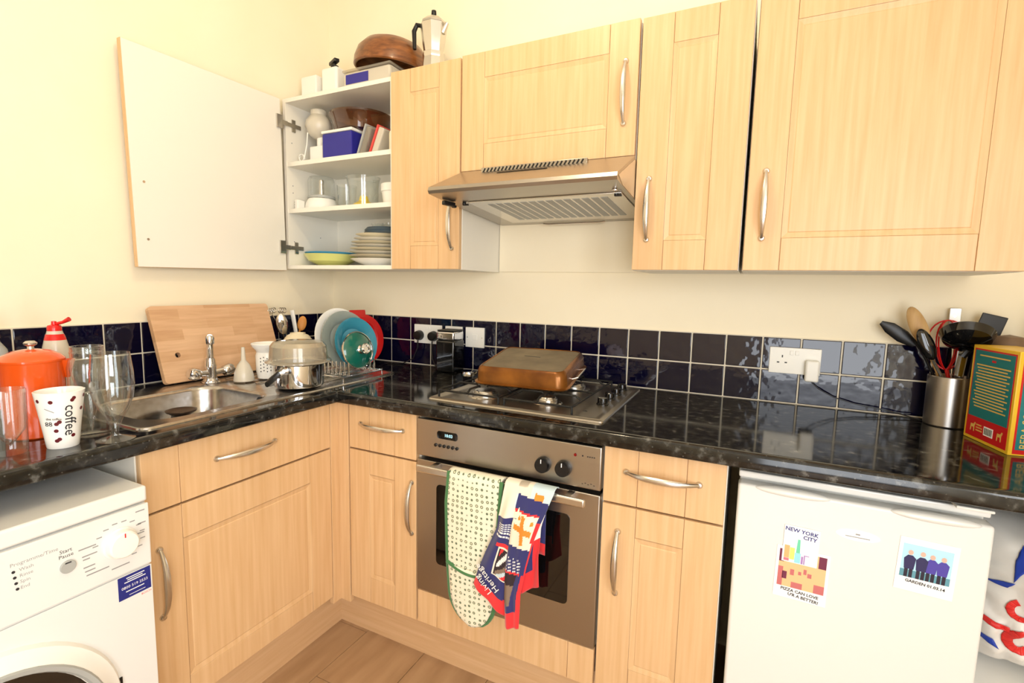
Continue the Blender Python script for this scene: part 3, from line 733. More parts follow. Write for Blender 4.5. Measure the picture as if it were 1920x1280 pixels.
# ---------------------------------------------------------------- oven glove and tea towel over the oven handle
def lerp(tab, t):
    for (a, x), (b, y) in zip(tab[:-1], tab[1:]):
        if t <= b: return x+(y-x)*(t-a)/(b-a)
    return tab[-1][1]
og = thing('oven_glove', (1.20, -0.665, 0.28), 'cream double oven glove with ring print and green binding over the oven handle', 'oven glove')
ZTOP = 0.7315
def glove_pt(u, v, w=0.0):     # v: 0 behind the bar, .12 top of the bar, 1 bottom
    if v < .16:
        a = v/.16; an = math.pi*a
        y, z = -0.652+0.0155*math.cos(an), ZTOP+0.006*math.sin(an)
    else:
        t = (v-.16)/.84; z = ZTOP-0.45*t; y = -0.6675-0.004*math.sin(t*3)-w
    t = max(0, (ZTOP-z)/.45)
    xl = lerp([(0, 1.118), (.2, 1.112), (.6, 1.119), (1, 1.134)], t); xr = lerp([(0, 1.290), (.2, 1.286), (.6, 1.278), (1, 1.276)], t)
    if t > .80:
        q = (t-.80)/.20; c = (xl+xr)/2; hw = (xr-xl)/2*math.sqrt(max(0.0004, 1-q*q)); xl, xr = c-hw, c+hw
    return (xl+(xr-xl)*u, y-0.006*math.sin(math.pi*u) if v > .16 else y, z)
mb = MB(); mb.grid(glove_pt, 16, 44)
O('pad', mb, 'mitt_print', og, solid=0.006)
def flap(u, v): return (1.122+.16*u, -0.6345+.004*math.sin(v*3), ZTOP-.001-.20*v)
O('back_flap', MB().grid(flap, 8, 8), 'mitt_print', og, solid=0.006)
O('edge_binding', MB().tube([Vector(glove_pt(0, .14+.86*k/40)) for k in range(41)]+[Vector(glove_pt(1, 1-.86*k/40)) for k in range(41)], .0062, 8), 'cloth_green', og)
O('pocket_binding', MB().tube([Vector(glove_pt(u/12, .16+.84*(0.60+.035*math.sin(u/12*math.pi)+.012*u/12)))+Vector((0, -.005, 0)) for u in range(13)], .0055, 8), 'cloth_green', og)
O('pocket', MB().grid(lambda u, v: tuple(Vector(glove_pt(.04+.92*u, .16+.84*(.61+.385*v)))+Vector((0, -.006, 0))), 14, 20), 'mitt_print', og, solid=.003)
tw = thing('tea_towel', (1.33, -0.67, 0.34), 'navy and red printed tea towel bunched over the oven handle beside the glove', 'tea towel')
MT = ['cloth_navy', 'cloth_red', 'cloth_cream', 'cloth_orange', 'cloth_photo', 'cloth_dark', 'cloth_white', 'cloth_sky']
ZT2 = ZTOP+.004
def hang(u, v, L, Rr, y0, fold):
    """a fold of cloth: v < .1 wraps over the bar, then hangs between the edges L and Rr (lists of (z, x))"""
    if v < .1:
        an = math.pi*v/.1; return (L[0][1]+(Rr[0][1]-L[0][1])*u, -0.652+.0185*math.cos(an), ZT2+.008*math.sin(an))
    t = (v-.1)/.9
    def at(E):
        s_ = t*(len(E)-1); k_ = min(int(s_), len(E)-2); q = s_-k_
        return E[k_][0]+(E[k_+1][0]-E[k_][0])*q, E[k_][1]+(E[k_+1][1]-E[k_][1])*q
    (za, xa), (zb, xb) = at(L), at(Rr)
    w_ = min(1, t*4)
    return (xa+(xb-xa)*u, -0.6705+(y0+.6705)*w_+fold(u, t)*w_, za+(zb-za)*u)
AL = [(ZT2, 1.303), (.66, 1.297), (.615, 1.292), (.527, 1.254), (.480, 1.236), (.432, 1.222)]
AR = [(ZT2, 1.372), (.675, 1.366), (.610, 1.356), (.500, 1.340), (.440, 1.336), (.360, 1.334)]
BL = [(ZT2, 1.345), (.660, 1.345), (.600, 1.338), (.510, 1.326), (.430, 1.324), (.342, 1.328)]
BR = [(ZT2, 1.447), (.678, 1.431), (.614, 1.409), (.535, 1.390), (.454, 1.375), (.356, 1.373)]
def fa(u, t): return -.010*math.sin(u*3.1)+.004*math.sin(u*11+t*3)
def fb(u, t): return -.012*math.sin(min(1, u*1.6)*2.4)+.003*math.sin(u*10-t*4)
def pa(u, v): return hang(u, v, AL, AR, -.696, fa)
def pb_(u, v): return hang(u, v, BL, BR, -.704, fb)
def ma(u, v):
    t = (v-.1)/.9
    if t < .24: return 7 if (.62 < u < .95 and .06 < t < .16) else 2
    if t > .90-.02*u: return 1
    if .29 < t < .44 and u > .12: return 6 if (t*95) % 2 < .7 and (u*17) % 1 > .2 else 0
    if .47 < t < .485 and u > .3: return 1
    if .49 < t < .72 and u > .42:
        if .45 < u and .50 < t < .71: return (5, 4, 7, 1, 5, 6)[int((u*7+t*23)) % 6] if u > .5 else 5
        return 2
    return 0
def mb_(u, v):
    t = (v-.1)/.9
    if u > .93 and t > .30: return 1
    e = t-.05*u
    if e < .045: return 3 if (.52 < u < .8 and e > .0) else (7 if u > .4 else 2)
    if u > .86 and t < .42: return 0 if t < .25 else 1
    if e < .145: return 0
    if e < .16: return 1
    if e < .43:
        a_, b_ = (u-.44), (e-.29)*2.7
        if abs(a_-.30*b_) < .075 and abs(b_) < .31: return 3
        if abs(b_-.16*a_) < .07 and abs(a_) < .36: return 3
        if (a_-.28)**2+(b_+.2)**2 < .003 or (a_+.22)**2+(b_+.25)**2 < .002 or (a_-.06)**2+(b_-.42)**2 < .003: return 3
        return 2
    if t > .90: return 1
    if e < .51: return 0
    if e < .60: return 6 if (e*95) % 2 < .7 and .06 < u < .72 and (u*13) % 1 > .18 else 0
    if e < .615: return 1 if u < .75 else 0
    if u > .78-(t-.6)*.35: return 1 if u > .86-(t-.6)*.35 else 0
    if e < .84 and u < .62-(e-.62)*1.2: return 5 if e < .70 else 4
    return 0
O('left_fold', MB().grid(pa, 44, 100, ma), MT, tw, solid=.0016, sharp=60)
O('right_fold', MB().grid(pb_, 48, 100, mb_), MT, tw, solid=.0016, sharp=60)
CL = [(.690, 1.385), (.62, 1.384), (.54, 1.374), (.445, 1.370)]
CR = [(.690, 1.430), (.640, 1.418), (.56, 1.414), (.480, 1.421)]
O('rear_fold', MB().grid(lambda u, v: hang(u, .1+.9*v, CL, CR, -.690, lambda a_, t: .006*math.sin(a_*6+t*5)), 16, 40, lambda u, v: 1 if v > .80 or (u > .55 and v > .45) or u < .2 else (6 if u > .5 and .1 < v < .45 else 0)), MT, tw, solid=.0016)
O('inner_fold', MB().grid(lambda u, v: (1.306+.105*u, -.6335+.003*math.sin(u*9), ZT2-.001-.20*v), 10, 12, lambda u, v: 0 if v < .8 else 1), MT, tw, solid=.0016)
ft = FR((0, 0, 0), (-.74, 0, .67), (-.67, 0, -.74))
mb = MB()
mb.text('Heritage', .026, T(*(Vector(pa(.36, .80))+Vector((0, -.007, 0)))) @ ft, .0003)
mb.text('Living', .026, T(*(Vector(pa(.30, .88))+Vector((.0, -.006, 0)))) @ ft, .0003)
O('lettering', mb, 'cloth_white', tw)

# ---------------------------------------------------------------- roasting tin upside down on the hob
Mt = T(1.216, -.292, .9775) @ RZ(5) @ RX(7.5)
rt_ = thing('roasting_tin', (1.216, -.292, .955), 'scorched brown roasting tin upside down on the gas hob', 'roasting tin')
def tl(w, l, z, r): return rl(-w/2, w/2, -l/2, l/2, r, z, 6)
mb = MB(Mt); loft(mb, [tl(.318, .306, -.004, .034), tl(.322, .310, 0, .036), tl(.306, .294, .002, .032), tl(.302, .290, .036, .032), tl(.292, .280, .048, .030), tl(.280, .268, .0525, .026), tl(.274, .262, .051, .024)])
O('side', mb, 'tray_side', rt_, solid=.0015, sharp=50)
mb = MB(Mt); loft(mb, [tl(.274, .262, .051, .024), tl(.268, .256, .0505, .022)], True)
bs = O('base', mb, 'tray_base', rt_)
mb = MB(Mt @ T(-.01, .03, .0506) @ RZ(-6)); mb.box(-.03, .03, -.003, .003, 0, .0003)
O('stamp', mb, 'print_dark', bs)
for s_ in (-1, 1):
    O('wire_handle', MB(Mt).tube([(s_*.150, -.055, .008), (s_*.170, -.052, .014), (s_*.172, .052, .014), (s_*.150, .055, .008)], .0028, 8), 'nickel', rt_)

# ---------------------------------------------------------------- left end of the worktop
WZ = .9102
def glassware(name, loc, prof, label, cat, mat='glass', group=None, seg=40):
    return O(name, MB(T(*loc)).lathe(prof, seg), mat, label=label, cat=cat, group=group, sharp=60)
def shell(outer, th, floor):
    inner = [(max(r-th, 0), max(z, floor)) for r, z in reversed(outer) if z > floor]
    return [(0, outer[0][1])]+outer+inner+[(0, floor)]
glassware('tumbler', (.527, -1.413, WZ), shell([(.026, 0), (.0275, .004), (.029, .05), (.031, .134)], .0024, .012), 'clear ribbed glass tumbler at the left end of the worktop', 'glass')
op = thing('enamel_pot', (.413, -1.327, WZ), 'orange enamel coffee pot with lid behind the printed cup', 'pot')
Mo_ = T(.413, -1.327, WZ) @ Matrix.Diagonal((.82, .82, 1, 1))
O('body', MB(Mo_).lathe([(0, 0), (.062, 0), (.066, .003), (.067, .02), (.068, .10), (.0695, .168), (.071, .172), (.069, .174)], 44), 'orange_enamel', op)
ld = O('lid', MB(Mo_).lathe([(.072, .172), (.0725, .176), (.062, .186), (.04, .195), (.014, .199), (0, .1995)], 44), 'orange_enamel', op)
O('lid_knob', MB(Mo_ @ T(0, 0, .199)).lathe([(0, 0), (.008, 0), (.007, .006), (.014, .010), (.015, .014), (.010, .018), (0, .019)], 20), 'nickel', ld)
O('pouring_lip', MB(Mo_ @ T(.040, .062, .160)).lathe([(.006, -.03), (.016, 0), (.020, .012), (.018, .012), (.012, 0)], 18), 'orange_enamel', op)
O('handle', MB(Mo_).tube([(-.055, -.035, .15), (-.10, -.06, .15), (-.11, -.065, .09), (-.057, -.036, .05)], .006, 10), 'orange_enamel', op)
sq = thing('squeezy_bottle', (.299, -1.237, WZ), 'clear squeezy bottle with red flip cap behind the orange pot', 'bottle')
Mq = T(.305, -1.239, WZ) @ Matrix.Diagonal((.84, .84, 1, 1))
O('body', MB(Mq).lathe([(0, 0), (.033, 0), (.036, .005), (.036, .14), (.034, .175), (.026, .205), (.019, .224), (.018, .228), (0, .228)], 30), 'frost_plastic', sq)
O('band', MB(Mq).lathe([(.0262, .205), (.0238, .213), (.0213, .220)], 30), 'red_plastic', sq)
cpq = O('cap', MB(Mq).lathe([(0, .228), (.0175, .228), (.0175, .238), (.015, .242), (.007, .244), (.006, .252), (0, .253)], 24), 'red_plastic', sq)
O('flip_lid', MB(Mq).tube([(.006, .004, .246), (.020, .014, .250), (.034, .024, .258)], [.004, .004, .006], 10, flat=1.4), 'red_plastic', cpq)
jr = glassware('storage_jar', (.517, -1.266, WZ), shell([(.035, 0), (.038, .004), (.038, .160), (.034, .176), (.0305, .182), (.031, .186), (.031, .207)], .003, .006), 'clear glass storage jar with screw neck behind the stemmed glass', 'jar')
jr2 = O('thread', MB(T(.517, -1.266, WZ)).tube([(.0315*math.cos(a*.35), .0315*math.sin(a*.35), .190+.0003*a) for a in range(30)], .0014, 6), 'glass', jr)
glassware('beer_glass', (.607, -1.262, WZ), [(r_*.80, z_) for r_, z_ in [(0, 0), (.0455, 0), (.046, .0015), (.030, .006), (.010, .011), (.0085, .016), (.011, .030), (.018, .045), (.033, .068), (.046, .095), (.0515, .125), (.050, .155), (.0445, .198), (.0435, .198), (.049, .155), (.0502, .125), (.0448, .097), (.031, .071), (.012, .055), (0, .053)]], 'clear stemmed beer glass beside the washing-up sink', 'glass')
mg = thing('coffee_cup', (.560, -1.339, WZ), 'white handleless cup printed with coffee cherries and the word coffee', 'cup')
Mm = T(.560, -1.339, WZ)
def cupr(z): return .0275+.0155*(z/.122)**1.1
O('body', MB(Mm).lathe([(0, 0), (.0265, 0), (.0275, .002)]+[(cupr(z), z) for z in (.02, .04, .06, .08, .10, .122)]+[(.0405, .123), (.0392, .120), (.032, .06), (.0245, .006), (0, .005)], 44), 'ceramic', mg)
def cupM(az, z):       # frame on the cup's wall; az = 0 faces the camera
    a = R(az-21); r_ = cupr(z)+.0004
    return Mm @ T(r_*math.cos(a), r_*math.sin(a), z) @ FR((0, 0, 0), (-math.sin(a), math.cos(a), 0), (.15*math.cos(a), .15*math.sin(a), 1))
for az, z in ((-58, .106), (-22, .104), (28, .105), (32, .109), (68, .110), (60, .083), (-6, .060), (-14, .056), (-17, .041), (-10, .022), (-18, .019), (33, .027)):
    O('cherry_print', MB(cupM(az, z) @ Matrix.Diagonal((.0040, .0040, 1, 1))).cyl(1, 0, .0003, 12), 'print_berry', mg)
mb = MB(); kM = cupM(22, .062); mb.M = kM
mb.text('coffee', .028, RZ(-90) @ T(0, 0, .0006), .0002)
O('lettering', mb, 'print_dark', mg)
mb = MB(cupM(-36, .060)); mb.text('88', .014, T(0, -.004, .0004), .0001).text('the coffee', .0075, T(.012, .008, .0006), .0001)
O('small_lettering', mb, 'print_dark', mg)
O('cup_marks', MB(cupM(-28, .086) @ RZ(-30)).box(-.009, .009, -.0007, .0007, 0, .0003), 'print_grey', mg)
lb = thing('sauce_bottle', (.150, -1.306, WZ), 'grey bottle with a dark red cap at the far left edge of the worktop', 'bottle')
Ml = T(.150, -1.306, WZ)
O('body', MB(Ml).lathe([(0, 0), (.028, 0), (.030, .004), (.030, .15), (.026, .175), (.014, .195), (.013, .205), (0, .205)], 28), 'grey_plastic', lb)
O('cap', MB(Ml).lathe([(0, .205), (.015, .205), (.015, .262), (.012, .268), (0, .268)], 24), 'print_berry', lb)

# ---------------------------------------------------------------- chopping board and drainer
Bm = FR((.114, -.884, .9165), (0, 1, 0), (-.084, 0, .260))
cb = thing('chopping_board', (.10, -.66, .9165), 'light wooden chopping board with a finger hole leaning on the tiles behind the tap', 'chopping board')
mb = MB(Bm); outl = rrect(0, .463, 0, .272, .012, 4)
hole = [(.060+.0095*math.cos(R(a)), .095+.0095*math.sin(R(a))) for a in range(0, 360, 18)]
bm2 = bmesh.new(); th = .018
def loopz(poly, z): return [bm2.verts.new((x, y, z)) for x, y in poly]
lo, li, lo2, li2 = loopz(outl, th), loopz(hole, th), loopz(outl, 0), loopz(hole, 0)
for A, B in ((lo, lo2), (li, li2)):
    for k in range(len(A)): bm2.faces.new((A[k], A[(k+1) % len(A)], B[(k+1) % len(A)], B[k]))
for A, B in ((lo, li), (lo2, li2)):
    ed = []
    for L_ in (A, B):
        for k in range(len(L_)): ed.append(bm2.edges.get((L_[k], L_[(k+1) % len(L_)])))
    bmesh.ops.triangle_fill(bm2, use_beauty=True, edges=ed)
bm2.verts.index_update()
mbb = MB(); mbb.add([v.co.copy() for v in bm2.verts], [[v.index for v in f.verts] for f in bm2.faces], smooth=False); bm2.free()
pl = O('plank', mbb, 'cut_board', cb)
for v in pl.data.vertices: v.co += ORG[cb.name]
pl.matrix_local = Matrix.Translation(-ORG[cb.name]) @ Bm
DZ = .9184      # top of the drainer ribs
pn = thing('saucepan', (.498, -.655, DZ), 'polished steel saucepan with a clear tub upturned on it, on the drainer', 'saucepan')
Mp = T(.498, -.655, DZ)
O('body', MB(Mp).lathe([(0, 0), (.074, 0), (.079, .004), (.0805, .012), (.0805, .078), (.084, .081), (.083, .083), (.079, .080), (.078, .010), (0, .006)], 48), 'chrome', pn)
O('handle', MB(Mp).tube([(.014, -.078, .062), (.026, -.105, .058), (.050, -.150, .048), (.064, -.178, .040)], [.008, .010, .011, .009], 12, flat=.7), 'black_plastic', pn)
O('handle_bracket', MB(Mp).tube([(.012, -.074, .060), (.028, -.108, .056)], .0125, 12, flat=.7), 'chrome', pn)
O('plastic_tub', MB(T(.498, -.655, DZ+.084)).lathe([(.103, 0), (.106, .002), (.105, .006), (.094, .010), (.090, .055), (.080, .068), (.05, .072), (0, .072)], 44), 'thin_plastic', label='clear round plastic tub upside down on the saucepan', cat='tub', solid=.0014)
sr = thing('straining_pot', (.292, -.612, DZ), 'white ceramic straining pot with drain holes behind the saucepan', 'strainer')
Ms = T(.292, -.612, DZ) @ Matrix.Diagonal((.92, .92, 1, 1))
O('body', MB(Ms).lathe([(0, 0), (.036, 0), (.042, .003), (.047, .03), (.048, .085), (.044, .098), (.048, .106), (.060, .118), (.064, .128), (.062, .130), (.044, .112), (.041, .02), (0, .006)], 40), 'ceramic', sr)
for i in range(6):
    for j in range(5):
        a = R(-75+15*i); z = .030+.012*j+(.004 if i % 2 else 0)
        O('drain_hole', MB(Ms @ T(.0470*math.cos(a), .0470*math.sin(a), z) @ RZ(math.degrees(a)) @ RY(90)).cyl(.0022, -.001, .0016, 8), 'print_dark', sr)
fn = glassware('funnel', (.264, -.694, DZ), [(.034, 0), (.035, .003), (.030, .030), (.020, .058), (.008, .074), (.006, .12), (.0045, .12), (.0065, .074), (.018, .056), (.032, .003)], 'white plastic funnel upside down beside the straining pot', 'funnel', 'frost_plastic')
O('upturned_bowl', MB(T(.200, -.398, DZ)).lathe([(.070, 0), (.074, .003), (.072, .06), (.060, .112), (.042, .136), (.030, .141), (.030, .146), (.026, .146), (.024, .140), (0, .139)], 40), 'cream_plastic', label='cream bowl standing upside down behind the straining pot', cat='bowl')

# dish rack with plates, lid and red plate on edge
rx0, rx1, ry0, ry1, rz = .350, .570, -.522, -.312, .932
def plate_on_edge(name, c, r_, mats, label, lean=-12, yaw_=-8, cat='plate', depth=.018):
    M = T(*c) @ RZ(yaw_) @ RY(lean) @ RY(90)
    return O(name, MB(M).lathe([(0, 0), (r_*.55, 0), (r_*.60, .001), (r_*.72, depth*.6), (r_, depth), (r_, depth+.003), (r_*.70, depth*.6+.004), (r_*.58, .005), (0, .004)], 48), mats, label=label, cat=cat)
plate_on_edge('dinner_plate', (.380, -.356, 1.052), .118, 'ceramic', 'large white plate standing at the back of the dish rack')
plate_on_edge('dinner_plate', (.410, -.354, 1.046), .114, 'grey_china', 'grey plate standing behind the teal plate in the dish rack')
plate_on_edge('dinner_plate', (.448, -.342, 1.032), .102, 'teal_china', 'teal blue plate standing in the dish rack behind the green lid', depth=.022)
Mg = T(.505, -.376, 1.013) @ RZ(-8) @ RY(-12) @ RY(90) @ Matrix.Diagonal((1.06, 1.06, 1.3, 1))
gl = thing('pan_cover', (.512, -.378, rz+.004), 'green glass saucepan lid with steel knob standing in the dish rack', 'lid')
O('glass_dome', MB(Mg).lathe([(.066, 0), (.055, .007), (.03, .012), (0, .0135), (0, .011), (.03, .0095), (.055, .0045), (.066, -.002)], 44), 'green_glass', gl)
O('steel_rim', MB(Mg).lathe([(.0665, -.003), (.0695, -.002), (.0695, .002), (.0665, .003), (.0645, .001), (.0645, -.002), (.0665, -.003)], 44), 'chrome', gl)
O('knob', MB(Mg).lathe([(0, .013), (.016, .013), (.017, .017), (.011, .020), (.010, .028), (.019, .033), (.020, .038), (.016, .043), (.011, .043), (.009, .039), (0, .039)], 28), 'chrome', gl)
rp = thing('red_plate', (.350, -.165, .915), 'red plastic plate with a tab handle standing behind the dish rack', 'plate')
Mr = T(.330, -.165, 1.026) @ RZ(-8) @ RY(-8) @ RY(90) @ Matrix.Diagonal((1.06, 1.06, 1, 1))
O('dish', MB(Mr).lathe([(0, 0), (.066, 0), (.078, .012), (.104, .016), (.104, .020), (.076, .017), (.064, .005), (0, .005)], 44), 'red_plastic', rp)
O('tab', MB(Mr).box(-.122, -.088, -.060, .022, .013, .019, .004), 'red_plastic', rp)
from mathutils.bvhtree import BVHTree
def bvh_of(o):
    off = ORG[o.name]; return BVHTree.FromPolygons([v.co+off for v in o.data.vertices], [list(p.vertices) for p in o.data.polygons])
STAND = [bvh_of(o) for o in bpy.data.objects if o.type == 'MESH' and (o.name.startswith('dinner_plate') or (o.parent and o.parent.name in ('pan_cover', 'red_plate')))]
def is_clear(mb): 
    t_ = BVHTree.FromBMesh(mb.bm); return not any(t_.overlap(q) for q in STAND)
dk = thing('dish_rack', (.46, -.42, .9136), 'chrome wire dish rack at the corner end of the drainer', 'dish rack')
O('base_frame', MB().tube([(rx0, ry0, rz), (rx1, ry0, rz), (rx1, ry1, rz), (rx0, ry1, rz), (rx0, ry0, rz)], .0028, 8), 'chrome', dk)
for x, y in ((rx0, ry0), (rx1, ry0), (rx0, ry1), (rx1, ry1)): O('leg', MB().tube([(x, y, rz), (x, y, .9134)], .0028, 8), 'chrome', dk)
for i in range(11):
    x = rx0+.010+i*.0200
    for y in (ry0+.035, ry1-.035):
        for dx in (0, .003, -.003, .006, -.006, .009, -.009):
            xx = x+dx
            mb = MB().tube([(xx-.004, y, rz), (xx-.002, y, rz+.050), (xx+.002, y, rz+.050), (xx+.004, y, rz)], .0019, 6)
            if is_clear(mb): O('prong', mb, 'chrome', dk); break
            mb.bm.free()
    mb = MB().tube([(x, ry0, rz-.001), (x, ry1, rz-.001)], .0016, 6)
    if is_clear(mb): O('cross_wire', mb, 'chrome', dk)
# crock of utensils behind the chopping board
ck = thing('utensil_crock', (.085, -.330, WZ), 'dark crock of utensils in the corner behind the upturned bowl', 'crock')
O('body', MB(T(.075, -.315, WZ)).lathe([(0, 0), (.048, 0), (.050, .003), (.050, .115), (.047, .115), (.046, .008), (0, .006)], 32), 'black_gloss', ck)
def rod(name, mat, pts, rad, label, cat, flat=1.0, group=None):
    return O(name, MB().tube(pts, rad, 10, flat=flat), mat, label=label, cat=cat, group=group)
sp = thing('serving_spoon', (.08, -.34, .925), 'large steel serving spoon upright in the corner crock', 'spoon')
O('handle', MB().tube([(.088, -.322, .925), (.086, -.348, 1.028), (.087, -.366, 1.055)], .003, 8), 'chrome', sp)
O('bowl', MB(T(.088, -.382, 1.093) @ RX(8) @ RZ(-40)).ell(.007, .024, .046, 20, 14), 'chrome', sp)
rod('plastic_handle_knife', 'ceramic', [(.098, -.300, .925), (.088, -.308, 1.04), (.074, -.316, 1.150)], [.005, .010, .012], 'cream handled knife upright in the corner crock', 'knife', .6)
ws = thing('wooden_spoon', (.08, -.27, .925), 'small orange wooden spoon upright in the corner crock', 'spoon')
O('handle', MB().tube([(.072, -.308, .925), (.068, -.284, 1.03), (.066, -.268, 1.06)], .004, 8), 'orange_wood', ws)
O('bowl', MB(T(.064, -.255, 1.088) @ RX(-14) @ RZ(-40)).ell(.007, .019, .034, 18, 12), 'orange_wood', ws)
for y, tilt, lab in ((-.404, 10, 'ornate looped fork handle next to the chopping board'), (-.352, -3, 'ornate looped fork handle above the serving spoon')):
    f_ = thing('ornate_fork', (.06, y, .925), lab, 'fork')
    O('shaft', MB().tube([(.060, -.322, .925), (.058, -.347, 1.030), (.056, y, 1.135)] if y < -.38 else [(.046, -.306, .925), (.046, -.322, 1.030), (.056, y, 1.135)], .0026, 8), 'nickel', f_)
    mb = MB(T(.056, y, 1.150) @ RX(tilt))
    for s_ in (-1, 0, 1): mb.tube([(0, s_*.011+.009*math.cos(a*.5236), .011*math.sin(a*.5236)) for a in range(13)], .0022, 6)
    O('scroll', mb, 'nickel', f_)
# ---------------------------------------------------------------- inside the open cabinet
from mathutils import noise as mnoise
S0, S1, S2 = 1.3465, 1.7845, 1.5885
ap = thing('white_appliance', (.150, -.215, S1), 'white rounded hand appliance with a coiled flex on the upper shelf', 'appliance')
O('base', MB().box(.128, .205, -.25, -.18, S1, S1+.068, .006), 'white_plastic', ap)
O('stem', MB(T(.160, -.215, S1+.066)).cyl(.016, 0, .05, 18), 'white_plastic', ap)
O('globe', MB(T(.150, -.215, S1+.158)).lathe([(0, -.056), (.022, -.052), (.044, -.034), (.056, -.006), (.054, .016), (.042, .034), (.034, .044), (.034, .062), (.030, .066), (0, .066)], 30), 'frost_plastic', ap)
O('flex', MB().tube([(.140, -.268, S1+.12), (.136, -.27, S1+.07), (.118, -.268, S1+.02)]+[(.100+.016*math.cos(a*.6), -.266-.003*math.sin(a), S1+.020+.014*math.sin(a*.6)) for a in range(24)], .0026, 6), 'white_plastic', ap)
O('mint_beaker', MB(T(.232, -.13, S1)).lathe([(0, 0), (.026, 0), (.031, .11), (.029, .11), (.024, .004), (0, .004)], 24), 'mint_plastic', label='pale mint plastic beaker behind the white appliance', cat='beaker')
bt = thing('blue_tub', (.315, -.20, S1), 'deep blue plastic tub with white lid on the upper shelf', 'tub')
O('box', MB().box(.222, .384, -.268, -.165, S1, S1+.104, .006), 'blue_plastic', bt)
O('lid', MB().box(.219, .387, -.271, -.162, S1+.104, S1+.116, .004), 'white_plastic', bt)
O('glass_casserole', MB(T(.334, -.155, S1+.1165)).lathe([(0, 0), (.095, 0), (.108, .006), (.122, .055), (.132, .066), (.132, .074), (.124, .072), (.114, .055), (.102, .010), (0, .005)], 44), 'brown_glass', label='brown glass casserole dish on top of the blue tub', cat='dish')
def leaning(name, label, x, lean, mat, lidmat, h=.125, d=.11, w=.030):
    r = thing(name, (x, -.2, S1), label, 'container')
    M = T(x, -.2, S1+.002) @ RY(lean)
    O('box', MB(M).box(0, w, -d/2, d/2, 0, h, .006), mat, r)
    O('lid', MB(M).box(-.008, 0, -d/2-.004, d/2+.004, -.001, h+.004, .003), lidmat, r)
    return r
leaning('food_container', 'clear food container with clip lid leaning beside the blue tub', .405, 22, 'thin_plastic', 'grey_plastic')
leaning('food_container', 'red lidded food container leaning at the right of the upper shelf', .468, 24, 'frost_plastic', 'coral_plastic', .115)
O('cream_tub', MB().box(.563, .606, -.26, -.12, S1, S1+.085, .012), 'cream_plastic', label='cream tub at the right end of the upper shelf', cat='tub')
ch = thing('mini_chopper', (.142, -.20, S2), 'mini food chopper with white base and clear bowl on the middle shelf', 'chopper')
O('base', MB(T(.142, -.20, S2)).lathe([(0, 0), (.068, 0), (.070, .006), (.066, .030), (.056, .048), (0, .048)], 36), 'white_plastic', ch)
O('bowl', MB(T(.142, -.20, S2+.048)).lathe([(.056, 0), (.056, .080), (.050, .094), (.02, .100), (0, .100)], 36), 'glass', ch)
O('ring', MB(T(.142, -.20, S2+.050)).lathe([(.0565, 0), (.059, .002), (.059, .010), (.0565, .012)], 36), 'grey_plastic', ch)
O('blade_shaft', MB(T(.142, -.20, S2+.048)).cyl(.012, 0, .085, 16, bev=.002), 'nickel', ch)
pg = thing('mains_plug', (.066, -.27, S2), 'white mains plug lying on its side on the middle shelf', 'plug')
O('body', MB().box(.070, .090, -.285, -.245, S2, S2+.040, .004), 'white_plastic', pg)
for z in (.010, .022, .032): O('pin', MB().box(.052, .071, -.270, -.264, S2+z-.003, S2+z+.003), 'nickel', pg)
O('measuring_jug', MB(T(.262, -.17, S2)).lathe([(0, 0), (.034, 0), (.036, .003), (.042, .105), (.040, .105), (.034, .006), (0, .005)], 32), 'glass', label='small clear measuring jug left of the glass jug on the middle shelf', cat='jug')
gj = thing('glass_jug', (.378, -.195, S2), 'clear glass jug with handle on the middle shelf', 'jug')
O('body', MB(T(.378, -.195, S2)).lathe([(0, 0), (.058, 0), (.062, .004), (.063, .08), (.068, .122), (.071, .126), (.068, .126), (.060, .08), (.058, .008), (0, .006)], 40), 'glass', gj)
O('handle', MB().tube([(.440, -.205, S2+.105), (.472, -.215, S2+.10), (.475, -.216, S2+.05), (.438, -.205, S2+.03)], .006, 10), 'glass', gj)
O('lemon_squeezer', MB(T(.380, -.195, S2+.0090)).lathe([(0, 0), (.040, 0), (.044, .008), (.036, .012), (.022, .020), (.016, .040), (0, .050)], 20), 'yellow_plastic', label='yellow plastic lemon squeezer standing inside the glass jug', cat='squeezer')
O('white_tub', MB(T(.540, -.19, S2)).lathe([(0, 0), (.045, 0), (.052, .055), (.056, .057), (.056, .085), (.053, .088), (0, .088)], 32), 'white_plastic', label='white lidded tub at the right end of the middle shelf', cat='tub')
O('lime_bowl', MB(T(.162, -.165, S0)).lathe([(0, 0), (.055, 0), (.060, .004), (.100, .022), (.120, .052), (.117, .052), (.096, .026), (.055, .008), (0, .007)], 44), 'lime_china', label='pale lime green bowl at the left of the bottom shelf', cat='bowl')
O('blue_bowl', MB(T(.162, -.165, S0+.008)).lathe([(0, 0), (.050, 0), (.097, .024), (.1165, .051), (.113, .053), (.092, .028), (.050, .005), (0, .005)], 44), 'blue_rim', label='blue bowl nested inside the lime green bowl', cat='bowl')
z = S0
names = ['lowest', 'second lowest', 'third from the bottom', 'fourth from the bottom', 'fifth from the bottom', 'sixth from the bottom', 'seventh from the bottom', 'topmost']
for i, (r_, h_) in enumerate(((.128, .030), (.132, .015), (.130, .014), (.128, .014), (.124, .013), (.122, .013), (.112, .015), (.104, .017))):
    mt = ('ceramic', 'cream_plastic', 'ceramic', 'cream_plastic')[i % 4]
    O('stacked_plate', MB(T(.440, -.160, z)).lathe([(0, 0), (r_*.55, 0), (r_*.6, h_*.2), (r_*.97, h_*.86), (r_, h_*.95), (r_*.98, h_), (r_*.6, h_*.5), (0, h_*.45)], 40), mt, label='%s pale plate in the stack on the bottom shelf' % names[i], cat='plate', group='stacked plates on the bottom shelf')
    z += h_+.0003
